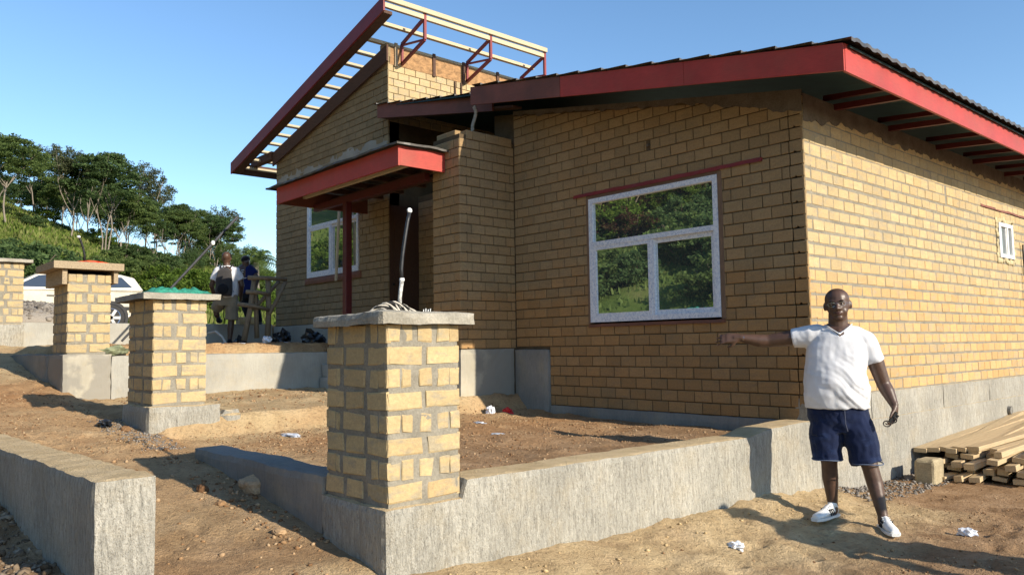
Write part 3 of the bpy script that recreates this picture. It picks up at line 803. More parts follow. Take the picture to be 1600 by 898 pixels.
# --- main roof: stepped metal sheets, boards, outriggers
mb = MB()
ROW = .345; x_eave = .80
ny_ = 224; ys = np.linspace(-.648, YB+.3, ny_)
nrow = int((x_eave - XG) / ROW) + 1
vs = []; fs = []
def roofz(x): return rb(x) + .24
for k in range(nrow):
    xa = x_eave - k*ROW; xb = max(xa - ROW - .02, XG+.005)
    for (xx, dz) in ((xa, .006), (xa, .040), ((xa+xb)/2, .026), (xb, .012)):
        for y in (ys if xx > -4.32 else np.linspace(-.27, YB+.3, ny_)):
            wv = .011*math.sin(2*math.pi*y/.19)
            vs.append((xx, y, roofz(xx)+dz+wv))
    b = k*4*ny_
    for r in range(3):
        for j in range(ny_-1):
            fs.append((b+r*ny_+j, b+r*ny_+j+1, b+(r+1)*ny_+j+1, b+(r+1)*ny_+j))
mb.add(vs, fs); mb.build('roof', M['sheet'], house, HB, fixn=False)
mb = MB(); mb.hexa([(XG+.01,-.2,roofz(XG)-.03),(.74,-.55,roofz(.74)-.03),(.74,YB+.2,roofz(.74)-.03),(XG+.01,YB+.2,roofz(XG)-.03),(XG+.01,-.2,roofz(XG)-.01),(.74,-.55,roofz(.74)-.01),(.74,YB+.2,roofz(.74)-.01),(XG+.01,YB+.2,roofz(XG)-.01)])
mb.build('roof_underlay', M['sheet_under'], house, HB)
def slope_board(name, xa, xb, y0, y1, zb, h, mat, extra=None):
    m = MB(); m.hexa([(xa,y0,zb(xa)),(xb,y0,zb(xb)),(xb,y1,zb(xb)),(xa,y1,zb(xa)),(xa,y0,zb(xa)+h),(xb,y0,zb(xb)+h),(xb,y1,zb(xb)+h),(xa,y1,zb(xa)+h)])
    return m.build(name, mat, house, HB)
slope_board('barge_board', -.9, .712, -.62, -.595, rb, .237, M['red'])
b1 = slope_board('barge_board', -2.62, -.904, -.62, -.595, rb, .237, M['red'])
slope_board('barge_board', -4.27, -2.626, -.622, -.597, rb, .237, M['red_brown'])['label'] = 'brown unpainted stretch of the barge board'
for ya, yb in ((-.595, 2.35), (2.354, 5.9), (5.904, YB+.1)):
    mb = MB(); mb.box(.69, .715 + rnd.uniform(-.002, .002), ya, yb, 3.635 + rnd.uniform(-.004, .003), 3.874); mb.build('fascia_board', M['red'], house, HB)
slope_board('barge_board', -7.17, -4.3, -.225, -.2, lambda x: 5.09 - .193*(x+7.17), .236, M['red_brown'])['label'] = 'dark brown weathered board over the porch'
# tapering soffit board and dark lining over the porch recess
slope_board('soffit_board', -7.1, -3.9, -.198, -.05, lambda x: rb(x)+.03, .03, M['brown_board'])
for yy in (.65, 1.91, 3.26, 4.5, 5.75, 7.0, 8.3):
    m = MB(); m.bar((-.1, yy, 3.735), (.69, yy, 3.675), .05, .06); m.bar((-.1, yy, 3.845), (.69, yy, 3.78), .05, .05); m.build('outrigger', M['red_shade_toned'], house, HB)
for xx in (.55,):
    m = MB(); m.box(xx-.025, xx+.025, -.59, YB, roofz(xx)-.095, roofz(xx)-.035); m.build('purlin', M['purlin'], house, HB)
mb = MB(); pts = [(-4.35+.04*math.sin(i*.9), -.5, 4.56-.055*i) for i in range(7)]
for a, b in zip(pts[:-1], pts[1:]): mb.bar(a, b, .012, .055, (1, 0, 0))
mb.build('loose_strap', simple('pale_strap', (.42, .36, .28)), house, HB)

# --- unfinished upper roof: boards, purlins, brackets
def ub(x): return 6.594 + .2660 * (x + 6.52)
slope_board('barge_board', -12.38, -6.52, -.52, -.49, ub, .232, M['red_dark'])
slope_board('rafter', -12.3, -6.56, -.485, -.33, lambda x: ub(x)-.005, .05, M['brown_board'])
mb = MB(); mb.box(-12.38, -12.35, -.49, 3.4, 5.045, 5.28); mb.build('fascia_board', M['brown_board'], house, HB)
mb = MB(); mb.box(-12.34, -11.36, -.1, .02, 5.22, 5.38); mb.build('rafter', M['brown_board'], house, HB)
slope_board('barge_board', -11.36, -7.12, -.075, -.045, lambda x: 5.09+.2345*(x+11.3), .268, M['brown_board'])
npur = 15
for k in range(npur):
    xx = -12.27 + k * (12.27-7.04) / (npur - 1)
    ye = 3.15 + rnd.uniform(-.05, .05)
    m = MB(); dz = .175 if k == npur-1 else .115
    m.bar((xx, -.47 + rnd.uniform(-.01, .01), ub(xx)+dz), (xx, ye, ub(xx)+dz), .075, .055, (0, 0, 1)); m.build('purlin', M['purlin'], house, HB)
for (xx, dz) in ((-6.50, .205), (-6.545, .125)):
    m = MB(); m.bar((xx, -.49, ub(xx)+dz-.02), (xx, 2.98, ub(xx)+dz-.02), .06, .075); m.build('ridge_purlin', M['purlin'], house, HB)
for yy in (.27, 1.66, 2.96):
    m = MB(); zt = ub(-6.55)+.10
    A = (-7.19, yy, 6.44); B = (-6.53, yy, zt); C = (-6.53, yy, zt-.36); D = (-7.19, yy, 6.10)
    m.bar(A, B, .04, .05); m.bar((-6.53, yy, zt+.16), C, .045, .04, (1, 0, 0)); m.bar(C, D, .04, .05); m.bar((-7.17, yy, 6.42), C, .03, .03); m.bar(A, D, .04, .045, (1, 0, 0))
    m.build('roof_bracket', M['red_dark'], house, HB)
mb = MB(); rough_box(mb, XG-.14, XG+.006, .03, 3.7, 6.055, 6.385, .1, .004, 16); mb.build('plywood_band', M['ply'], house, HB)
for yy in (.12, .9, 1.55, 2.35, 3.05):
    m = MB(); m.box(XG+.006, XG+.03, yy, yy+.055, 6.03, 6.43); m.build('batten', M['brown_board'] if yy > .2 else M['formwork'], house, HB)
for yy in (1.38, 1.52):
    m = MB(); m.tube([(XG+.02, yy, 6.05), (XG+.03, yy, 5.75), (XG+.025, yy+.02, 5.4)], .014, 6); m.build('conduit', M['brown_board'], house, HB)
mb = MB(); mb.box(XG-.19, XG-.0, -.03, .05, 6.18, 6.40); mb.build('wall_top_brick', M['brick_gable'], house, HB)
mb = MB(); mb.hexa([(XL-.1, .25, gt(XL)-.05), (XG, .25, gt(XG)-.05), (XG, YB, gt(XG)-.05), (XL-.1, YB, gt(XL)-.05), (XL-.1, .25, gt(XL)-.03), (XG, .25, gt(XG)-.03), (XG, YB, gt(XG)-.03), (XL-.1, YB, gt(XL)-.03)])
mb.build('ceiling_deck', M['brown_board'], house, HB)

# --- porch canopy on its post
cx0, cx1, cyf = -7.80, -4.43, -1.647
mb = MB(); mb.box(cx0, cx1, cyf, cyf+.03, 3.62, 3.868); mb.build('canopy_fascia', M['red'], house, HB)
mb = MB(); mb.box(cx1-.03, cx1+.002, cyf+.03, -.93, 3.625, 3.868); mb.build('canopy_fascia', M['red'], house, HB)
mb = MB(); mb.box(cx0, cx0+.03, cyf+.03, -.04, 3.62, 3.868); mb.build('canopy_fascia', M['red_brown'], house, HB)
mb = MB(); rough_box(mb, cx0-.24, cx1+.08, cyf-.07, -.93, 3.875, 3.90, .1, .010, 21, edge=.0, fs=2.0); rough_box(mb, cx0-.1, XS0-.03, -.93, -.04, 3.875, 3.90, .1, .008, 22, edge=.0)
mb.build('canopy_roof', M['sheet'], house, HB)
mb = MB(); mb.box(cx0+.03, XS0-.01, -1.04, -.96, 3.56, 3.66); mb.build('canopy_beam', M['red_shade_toned'], house, HB)
for xx in (-7.3, -6.7, -6.1, -5.5, -4.9):
    m = MB(); m.box(xx-.03, xx+.03, cyf+.03, -.05, 3.80, 3.872); m.build('canopy_rafter', M['brown_board'], house, HB)
for yy in (-1.45, -1.2, -.7, -.4):
    m = MB(); m.box(cx0+.04, XS0-.02, yy-.03, yy+.03, 3.745, 3.797); m.build('canopy_batten', M['purlin'] if yy < -1.1 else M['brown_board'], house, HB)
mb = MB(); mb.bar((-6.78, -1.0, 1.3), (-6.78, -1.0, 3.56), .105, .105, (0, 1, 0), .008); mb.build('porch_post', M['red_shade_toned'], house, HB)
mb = MB(); mb.bar((-8.62, -.16, 2.55), (-8.6, -.1, 4.0), .05, .03, (0, 1, 0)); mb.build('leaning_batten', M['purlin'], house, HB)
# small hooks poking out of the canopy roof
mb = MB()
for xx in (-6.9, -6.2, -4.6): mb.ell((xx, cyf+.1, 3.93), (.03, .02, .03), None, 7, 5)
mb.build('roofing_nail', M['sheet'], house, HB)

# ------------------------------------------------------------------ terrace walls
tw = MB()
rough_box(tw, -.25, .034, -4.70, .03, -.6, .615, .04, .0032, 31, edge=.008, ztop=lambda x, y: .512 if y < -4.15 else float(np.interp(y, [-4.2, -1.15, -.85, -.2, .03], [.615, .60, .645, .66, .64]))+.006*wob1(y, 3, 2))
rough_box(tw, -.68, -.22, -4.70, -4.166, -.6, .512, .045, .004, 33, edge=.012)
ret = tw.build('retaining_wall', M['render'])
tag(ret, 'long rough grey cement retaining wall edging the terrace beside the house', 'wall', kind='thing')
tw = MB(); rough_box(tw, -2.78, -.682, -4.69, -4.43, -.4, .61, .05, .004, 34, edge=.012, ztop=lambda x, y: .61+.02*wob1(x, 2)); wing = tw.build('entrance_wall', M['render_dark'])
tag(wing, 'low dark grey cement wing wall left of the nearest brick pillar', 'wall', kind='thing')
tw = MB(); rough_box(tw, -6.2, .0, -6.11, -5.86, -.5, .83, .035, .0032, 35, edge=.006, ztop=lambda x, y: np.interp(x, [-6.2, -3.784, -2.3, 0], [.70, .75, .785, .832])+.008*wob1(x, 3, 4)+.006*wob1(y*3+x*5, 2, 7))
blk = tw.build('foreground_wall', M['render'])
tag(blk, 'thick cement wall with ridged white end face in the near left foreground', 'wall', kind='thing')
tw = MB(); rough_box(tw, -7.5, -7.3, -4.1, -.04, .3, 1.33, .08, .004, 36, edge=.01); w73 = tw.build('terrace_wall', M['render_flat'])
tag(w73, 'smooth grey cement wall holding up the upper terrace in front of the gable', 'wall', kind='thing')
tw = MB(); rough_box(tw, -11.6, -11.38, -4.4, -.03, 1.1, 1.885, .1, .004, 37, edge=.01); w114 = tw.build('terrace_wall', M['render_flat'])
tag(w114, 'low cement wall in front of the parked car with a man stepping on it', 'wall', kind='thing')
tw = MB(); rough_box(tw, -11.3, -8.05, -4.70, -4.48, .5, 1.36, .1, .006, 38, edge=.015); w4 = tw.build('terrace_wall', M['render_dark'])
tag(w4, 'shaded cement wall running left from the wooden topped pillar', 'wall', kind='thing')

# ------------------------------------------------------------------ brick pillars
def pillar(cx, cy, zb, nrow, seed, label, capmat, cap_h, base=None, base_mat=None, wx=.67, wy=.50, H=1.0):
    """corner (cx,cy) is the near right corner; the pillar goes to -x and +y"""
    r = random.Random(seed); loc = (cx - wx/2, cy + wy/2, zb)
    t = empty('brick_pillar', loc); tag(t, label, 'pillar', 'brick pillars along the terrace')
    m = MB(); rough_box(m, cx-wx+.006, cx-.006, cy+.006, cy+wy-.006, zb-.02, zb+H, .022, .0042, seed, edge=.004, fs=9.0)
    core = m.build('mortar_core', M['mortar_col'], t, loc)
    p = H / nrow; hb = p - .026
    B = Bricks()
    def faces(width, odd, long_):
        s = width / (.5 if long_ else .67); j = lambda: r.uniform(-.006, .006)
        if long_:
            return [(.006, .228+j()), (.268+j(), width-.006)] if not odd else [(.006, .085+j()), (.094, .165+j()), (.215+j(), .30+j()), (.345+j(), .42+j()), (.428, width-.006)]
        return [(.006, .20+j()), (.235+j(), .42+j()), (.465+j(), width-.006)] if not odd else [(.006, .1+j()), (.112, .15+j()), (.20+j(), .44+j()), (.495+j(), .57), (.582, width-.006)]
    for (O, U, N, wd, lg) in (((cx, cy, 0), (0, 1, 0), (1, 0, 0), wy, True), ((cx-wx, cy, 0), (1, 0, 0), (0, -1, 0), wx, False),
                              ((cx-wx, cy, 0), (0, 1, 0), (-1, 0, 0), wy, True), ((cx-wx, cy+wy, 0), (1, 0, 0), (0, 1, 0), wx, False)):
        rows = [faces(wd, (k % 2 == 1), lg) for k in range(nrow)]
        B.wall(t, O, U, N, M['brick_col'], rows, zb + .008, p - hb, ch=.005, depth=.03, pitch=p, jit=.007, proud=.003)
    B.emit(300, t, loc)
    if base:
        m = MB(); x0, x1, y0, y1, z0 = base; rough_box(m, x0, x1, y0, y1, z0, zb, .06, .006, seed+1, edge=.015); m.build('base', base_mat, t, loc)
    return t, loc
# nearest: concrete cap
P4, L4 = pillar(.008, -4.672, .512, 8, 41, 'nearest brick pillar with concrete cap and upright cable, beside the ridged wall', None, .07)
m = MB(); rough_box(m, -.735, .065, -4.735, -4.09, 1.505, 1.578, .04, .006, 42, edge=.012, fs=5); m.build('cap', M['cap'], P4, L4)
P3, L3 = pillar(-4.06, -4.614, .867, 8, 43, 'middle brick pillar with green netting lying on its cap', None, .06, (-4.84, -4.02, -4.66, -3.98, .3), M['render'], wx=.74)
m = MB(); rough_box(m, -4.9, -3.98, -4.73, -4.0, 1.863, 1.925, .05, .005, 44, edge=.01); m.build('cap', M['cap'], P3, L3)
m = MB(); rough_box(m, -4.7, -4.03, -3.98, -3.72, .4, .80, .06, .008, 45, edge=.05); m.build('base', M['render'], P3, L3)
P2, L2 = pillar(-7.316, -4.614, 1.359, 8, 47, 'brick pillar topped with timber formwork and orange plastic', None, .1, (-8.1, -7.29, -4.66, -4.09, .5), M['render_patch'], wx=.73)
m = MB()
for (a, b) in ((-8.2, -7.83), (-7.826, -7.45), (-7.446, -7.19)): m.box(a, b, -4.80, -4.0, 2.41, 2.50)
m.build('cap', M['formwork'], P2, L2)
m = MB(); m.box(-8.15, -7.26, -4.69, -4.635, 2.22, 2.405); m.box(-8.1, -8.06, -4.63, -4.0, 2.22, 2.405); m.box(-8.15, -7.26, -4.10, -4.05, 2.25, 2.405); m.build('formwork_board', M['formwork'], P2, L2)
P1, L1 = pillar(-11.39, -4.86, 1.86, 8, 49, 'farthest brick pillar, cut off by the left edge', None, .06, (-12.2, -11.36, -4.9, -4.33, 1.0), M['render'], wx=.73)
m = MB(); rough_box(m, -12.25, -11.31, -4.95, -4.24, 2.86, 2.92, .06, .005, 50, edge=.01); m.build('cap', M['cap'], P1, L1)

# ------------------------------------------------------------------ vegetation
def hdir(px):
    d = M3 @ Vector(((px-800)/1243.5, 0, -1)); d.z = 0; return d.normalized()
def on_ground(px, D):
    p = CAMPOS + hdir(px) * D; return Vector((p.x, p.y, gz1(p.x, p.y)))
def leaf_quads(centers, spread, per, size, rs, flat=.6, aspect=.55):
    n = len(centers) * per
    c = np.repeat(np.asarray(centers, float), per, 0)
    sp = np.repeat(np.asarray(spread, float).reshape(len(centers), 3), per, 0)
    d = rs.normal(size=(n, 3)); d /= np.linalg.norm(d, axis=1, keepdims=True); d *= rs.uniform(0, 1, (n, 1)) ** .45
    p = c + d * sp
    nrm = rs.normal(size=(n, 3)); nrm[:, 2] = np.abs(nrm[:, 2]) + flat; nrm /= np.linalg.norm(nrm, axis=1, keepdims=True)
    t = np.cross(nrm, rs.normal(size=(n, 3))); t /= np.linalg.norm(t, axis=1, keepdims=True); b = np.cross(nrm, t)
    s = size * rs.uniform(.55, 1.3, (n, 1)); t *= s; b *= s * aspect
    v = np.stack([p - t*.5, p + b*.5 + t*.05, p + t*.5, p - b*.5 + t*.05], 1).reshape(-1, 3)
    return v, np.arange(n * 4).reshape(n, 4)
def limb(mb, a, b, r0, r1, r, n=6, seg=5, bend=.12):
    a, b = Vector(a), Vector(b); L = (b-a).length; pts = []
    o1 = Vector((r.uniform(-1, 1), r.uniform(-1, 1), r.uniform(-.4, .4))) * L * bend
    for i in range(seg+1):
        t = i/seg; pts.append(a.lerp(b, t) + o1 * math.sin(math.pi*t) + Vector((r.uniform(-1,1), r.uniform(-1,1), 0)) * L*.012)
    mb.tube(pts, [r0 + (r1-r0)*i/seg for i in range(seg+1)], n, cap=False); return pts
def make_tree(seed, H, crown_r, crown_base, leaf, bark, nclump, per, lsize, style='umbrella', trunks=1, lean=.1, bare=0):
    r = random.Random(seed); rs = np.random.RandomState(seed)
    root = empty('tree', (0, 0, 0)); mb = MB(); tips = []
    for k in range(trunks):
        ang = r.uniform(0, 6.28); off = .25*k
        base = Vector((math.cos(ang)*off, math.sin(ang)*off, -.4))
        fork = Vector((math.cos(ang)*(lean*H*.4+off), math.sin(ang)*(lean*H*.4+off), H*crown_base*r.uniform(.75, 1.0)))
        r0 = .027*H*.42 / trunks**.3
        p = limb(mb, base, fork, r0, r0*.62, r, 8, 6, .07)
        for j in range(5 if trunks == 1 else 3):
            a2 = ang + r.uniform(-1.2, 1.2) + j*6.28/5; rad = crown_r*r.uniform(.45, .95)
            e = Vector((fork.x + math.cos(a2)*rad, fork.y + math.sin(a2)*rad, H*r.uniform(.72, .97)))
            pp = limb(mb, fork - Vector((0,0,r.uniform(0,.12)*H)), e, r0*.5, r0*.14, r, 6, 5, .14); tips.append(e)
            for q_ in range(2 + bare*2):
                m = pp[r.randint(2, 4)]; e2 = m + Vector((r.uniform(-1,1)*crown_r*.45, r.uniform(-1,1)*crown_r*.45, r.uniform(.05, .25)*H))
                limb(mb, m, e2, r0*.22, r0*.06, r, 5, 4, .12); tips.append(e2)
    mb.build('trunk', M[bark], root, smooth=True)
    cs = []; sp = []
    for i in range(nclump):
        if style == 'umbrella':
            a = r.uniform(0, 6.28); q_ = math.sqrt(r.random()); x, y = math.cos(a)*q_*crown_r, math.sin(a)*q_*crown_r
            zc = H*(crown_base + (1-crown_base)*(.55 + .42*(1-q_*q_))) - r.random()**1.6*H*(1-crown_base)*.62
            cs.append((x, y, zc)); sp.append((crown_r*r.uniform(.16, .3), crown_r*r.uniform(.16, .3), H*r.uniform(.018, .04)))
        elif style == 'tips':
            t = r.choice(tips); cs.append((t.x+r.gauss(0, .12)*crown_r, t.y+r.gauss(0, .12)*crown_r, t.z+r.gauss(0, .03)*H)); sp.append((crown_r*r.uniform(.1, .26), crown_r*r.uniform(.1, .26), H*r.uniform(.025, .06)))
        else:
            a = r.uniform(0, 6.28); ph = math.acos(r.uniform(-.6, 1)); q_ = r.uniform(.55, 1)
            cs.append((math.sin(ph)*math.cos(a)*q_*crown_r, math.sin(ph)*math.sin(a)*q_*crown_r, H*(crown_base+1)/2 + math.cos(ph)*q_*H*(1-crown_base)/2)); sp.append((crown_r*r.uniform(.18, .34),)*2 + (H*r.uniform(.05, .1),))
    v, f = leaf_quads(cs, sp, per, lsize, rs)
    o = np_mesh('crown', v, f, M[leaf], root); return root
def make_bush(seed, R, H, leaf, n, per, lsize):
    r = random.Random(seed); rs = np.random.RandomState(seed); root = empty('bush', (0, 0, 0)); cs = []; sp = []
    for i in range(n):
        a = r.uniform(0, 6.28); q_ = r.random()**.5; z = H*(r.random()**.7)*(1-.55*q_*q_)
        cs.append((math.cos(a)*q_*R, math.sin(a)*q_*R, max(.1, z))); sp.append((R*r.uniform(.14, .26), R*r.uniform(.14, .26), H*r.uniform(.06, .13)))
    v, f = leaf_quads(cs, sp, per, lsize, rs, .4); np_mesh('foliage', v, f, M[leaf], root)
    mb = MB()
    for i in range(7):
        a = r.uniform(0, 6.28); limb(mb, (0, 0, -.2), (math.cos(a)*R*.6, math.sin(a)*R*.6, H*r.uniform(.5, .85)), .035, .01, r, 5, 4)
    mb.build('stem', M['bark_dark'], root); return root
def copy_tree(root):
    c = root.copy(); COL.objects.link(c)
    for ch in root.children:
        d = ch.copy(); COL.objects.link(d); d.parent = c
    return c
PROTO = {
 'umb_dark': lambda: make_tree(11, 9.0, 3.1, .50, 'leaf_dark', 'bark', 150, 120, .24, 'umbrella', 3, .16),
 'umb_mid': lambda: make_tree(12, 9.0, 3.4, .52, 'leaf_mid', 'bark', 125, 115, .24, 'umbrella', 1, .1),
 'umb_mid2': lambda: make_tree(13, 8.5, 2.7, .45, 'leaf_mid', 'bark', 110, 110, .24, 'umbrella', 2, .12),
 'pale': lambda: make_tree(14, 9.0, 2.4, .42, 'leaf_pale', 'bark', 75, 70, .2, 'tips', 1, .08, 1),
 'slim': lambda: make_tree(15, 8.0, 1.7, .38, 'leaf_dark', 'bark', 70, 100, .22, 'tips', 1, .05),
 'round': lambda: make_tree(16, 6.5, 2.6, .22, 'leaf_mid', 'bark_dark', 90, 110, .21, 'round', 1, .05),
 'round_y': lambda: make_tree(17, 5.0, 2.6, .12, 'leaf_yellow', 'bark_dark', 90, 110, .2, 'round', 1, .05),
 'round_d': lambda: make_tree(18, 7.0, 3.0, .18, 'leaf_dark', 'bark_dark', 110, 110, .21, 'round', 1, .05),
}
made = {}
def put(kind, P, scale, rz, label, group, cat='tree', sz=1.0):
    if kind not in made: o = made[kind] = (PROTO[kind]() if kind in PROTO else BPROTO[kind]())
    else: o = copy_tree(made[kind])
    o.location = P; o.scale = (scale, scale, scale*sz); o.rotation_euler = (0, 0, rz)
    tag(o, label, cat, group); return o
BPROTO = {
 'bush_dark': lambda: make_bush(31, 1.3, 1.5, 'leaf_dark', 100, 75, .13),
 'bush_mid': lambda: make_bush(32, 1.25, 1.3, 'leaf_mid', 100, 70, .12),
 'bush_yellow': lambda: make_bush(33, 1.4, 1.6, 'leaf_yellow', 110, 70, .13),
 'bush_red': lambda: make_bush(34, 1.1, 1.3, 'leaf_red', 80, 60, .11),
}
TG = 'trees on the hillside behind the house'
def th(P, topy, px):   # height so that the crown top shows at picture row topy
    D = (Vector((P.x, P.y, 0)) - Vector((CAMPOS.x, CAMPOS.y, 0))).dot((M3 @ Vector((0, 0, -1))).normalized() * 1)
    h = (557 - .0147*(px+310) - topy) / 1243.5 * D * 1.0 + CAMPOS.z - P.z
    return max(1.5, h)
TR = [ # kind, px, distance, top row, proto height, label
 ('umb_mid', 6, 58, 205, 9.0, 'tall spreading tree with pale forked trunk at the left edge of the hill'),
 ('umb_mid', 48, 74, 232, 9.0, 'wide flat topped tree second from the left on the hill'),
 ('pale', 76, 82, 228, 9.0, 'pale sparse tree between two spreading crowns on the left slope'),
 ('umb_mid2', 92, 70, 268, 8.5, 'smaller twin stemmed tree left of the big dark crown'),
 ('pale', 106, 60, 236, 9.0, 'thin tree with bent pale trunk just left of the darkest crown'),
 ('umb_dark', 158, 60, 232, 9.0, 'biggest darkest umbrella shaped tree with three pale trunks'),
 ('slim', 136, 68, 262, 8.0, 'slender tree tucked behind the darkest umbrella crown'),
 ('slim', 186, 76, 290, 8.0, 'slender dark tree right of the darkest umbrella crown'),
 ('pale', 222, 92, 262, 9.0, 'tallest bare looking pale tree in the middle of the slope'),
 ('umb_mid2', 205, 64, 298, 8.5, 'bushy dark tree with three thin trunks in mid slope'),
 ('pale', 246, 98, 286, 9.0, 'feathery pale tree behind the mid slope'),
 ('slim', 238, 66, 330, 8.0, 'thin tree with white stem above the white car'),
 ('umb_dark', 278, 84, 316, 9.0, 'dark spreading tree half way down the ridge'),
 ('umb_mid2', 305, 92, 322, 8.5, 'dark domed tree beside the spreading one on the ridge'),
 ('umb_dark', 338, 90, 333, 9.0, 'dark round topped tree nearest the house on the ridge'),
 ('pale', 352, 102, 330, 9.0, 'pale feathery tree behind the ridge tree nearest the house'),
 ('slim', 60, 95, 285, 8.0, 'distant thin tree seen through the gap on the left slope'),
 ('slim', 118, 92, 290, 8.0, 'distant thin dark tree behind the bent pale trunk'),
 ('slim', 262, 78, 345, 8.0, 'small dark tree below the feathery pale one'),
 ('round_d', 300, 62, 388, 7.0, 'low dense dark tree above the yellow green bush'),
 ('umb_mid', -30, 66, 196, 9.0, 'tree mostly beyond the left edge with only its branch tips in view'),
 ('round', 375, 70, 395, 6.5, 'rounded green tree behind the palm'),
]
for i, (k, px, D, ty, ph, lab) in enumerate(TR):
    P = on_ground(px, D); h = th(P, ty, px)
    put(k, P, h/ph*1.0, i*1.7, lab, TG)
rt_ = random.Random(21)
for i in range(25):
    px = -40 + i*18.6 + rt_.uniform(-6, 6); D = rt_.uniform(72, 104)
    ty = float(np.interp(px, [-40, 0, 60, 130, 190, 240, 300, 350, 420], [236, 246, 262, 262, 288, 305, 345, 362, 392])) + rt_.uniform(-8, 30)
    k = rt_.choice(['umb_mid', 'round_d', 'umb_mid2', 'round', 'slim', 'umb_dark', 'pale']); P = on_ground(px, D); h = th(P, ty, px)
    put(k, P, h/{'umb_mid': 9., 'round_d': 7., 'umb_mid2': 8.5, 'round': 6.5, 'slim': 8., 'umb_dark': 9., 'pale': 9.}[k], rt_.uniform(0, 6), nth(i) + ' tree from the left in the dense belt along the top of the slope', 'trees of the belt along the ridge')
for i in range(46):
    px = -20 + i*10 + rt_.uniform(-5, 5); D = rt_.uniform(44, 84); k = rt_.choice(['bush_dark', 'bush_mid', 'bush_yellow', 'bush_mid'])
    put(k, on_ground(px, D), (rt_.uniform(.6, 1.4) if px > 170 else rt_.uniform(.35, .8)), rt_.uniform(0, 6), {'bush_dark': 'dark', 'bush_mid': 'mid green', 'bush_yellow': 'yellow green'}[k] + ' scrubby bush, ' + nth(i) + ' from the left on the grassy slope', 'scrub on the slope', 'bush', rt_.uniform(.5, .95))
# low shrubs and trees on the slope
BS = [
 ('bush_dark', 34, 38, 1.9, 'large dark green bush at the foot of the hill behind the farthest pillar'),
 ('bush_dark', 88, 41, 1.7, 'dark bush between the two left pillars'),
 ('bush_mid', 66, 36, 1.3, 'mid green bush low behind the farthest pillar cap'),
 ('bush_mid', 128, 46, 1.5, 'mid green bush above the timber topped pillar'),
 ('bush_yellow', 285, 40, 1.5, 'bright yellow green bush behind the slanting pole'),
 ('bush_yellow', 318, 44, 1.7, 'yellow green bush right of the slanting pole'),
 ('bush_mid', 262, 46, 1.5, 'green bush above the car tail'),
 ('bush_mid', 345, 40, 1.3, 'green bush behind the man with the backpack'),
 ('bush_yellow', 395, 34, 1.0, 'light green bush between the two men'),
 ('bush_mid', 422, 42, 1.5, 'green bush beside the house corner'),
 ('bush_mid', 175, 52, 1.4, 'round bush on the slope above the car roof'),
 ('bush_dark', 0, 46, 1.9, 'dark bush at the left edge of the slope'),
 ('bush_yellow', 150, 64, 1.1, 'small yellow green bush high on the grassy slope'),
 ('bush_mid', 225, 58, 1.2, 'bush by the white fence stakes'),
 ('bush_dark', 255, 60, 1.3, 'dark bush right of the white fence stakes'),
]
for i, (k, px, D, s, lab) in enumerate(BS):
    put(k, on_ground(px, D), s*.82, i*2.1, lab, 'bushes at the foot of the hill', 'bush')
# the wood opposite the house, which the window panes mirror
rr = random.Random(77)
for i in range(54):
    t = i/54
    x = rr.uniform(-48, 0); y = rr.uniform(-46, -17)
    k = rr.choice(['umb_mid', 'umb_mid2', 'round', 'round_d', 'slim', 'pale', 'round'])
    put(k, (x, y, gz1(x, y)-.1), rr.uniform(.75, 1.2), rr.uniform(0, 6), 'tree of the wood opposite the house, mirrored in its window panes', 'trees mirrored in the windows')
for i in range(110):
    x = rr.uniform(-36, -2); y = rr.uniform(-27, -12.3)
    k = rr.choice(['bush_dark', 'bush_mid', 'bush_yellow', 'bush_mid', 'bush_dark', 'bush_red'])
    put(k, (x, y, gz1(x, y)-.1), rr.uniform(.7, 1.35), rr.uniform(0, 6), 'bush of the thicket opposite the house, mirrored in its window panes', 'bushes mirrored in the windows', 'bush')
# palm near the house corner
def palm():
    P = on_ground(398, 46); r = random.Random(5); root = empty('palm_tree', P); mb = MB()
    top = Vector((.2, 0, 3.0)); limb(mb, (0, 0, -.4), top, .2, .16, r, 8, 6, .02); mb.build('trunk', M['bark'], root, smooth=True)
    mb = MB()
    for k in range(26):
        a = k*2.4; el = r.uniform(.15, 1.25); L = r.uniform(1.6, 2.3); pts = []
        for j in range(9):
            t = j/8; d = L*t; pts.append(top + Vector((math.cos(a)*d*math.cos(el), math.sin(a)*d*math.cos(el), d*math.sin(el) - 1.25*t*t*L*.55)))
        for j in range(8):
            p, q_ = pts[j], pts[j+1]; d = (q_-p).normalized(); sd = d.cross(Vector((0, 0, 1))).normalized(); w = .42*math.sin(math.pi*(j+1.2)/10)
            for sg in (-1, 1):
                for u in (0, .5):
                    b = p.lerp(q_, u); e = b + sd*sg*w + d*w*.6 - Vector((0, 0, w*.45)); mb.add([b, b+d*.07, e], [(0, 1, 2)])
    mb.build('crown', M['leaf_mid'], root); tag(root, 'palm tree with drooping fronds beside the house corner', 'palm')
palm()
# thin white stakes on the slope
for i, px in enumerate((187, 196, 205, 213, 219, 230, 237, 244)):
    P = on_ground(px, 62 + i*.8); m = MB(); m.bar((P.x, P.y, P.z-.2), (P.x+.05, P.y, P.z+1.2), .11, .11, (0, 1, 0)); o = m.build('fence_stake', M['bark'])
    tag(o, nth(i) + ' thin pale fence stake from the left on the grassy slope', 'stake', 'fence stakes on the slope')
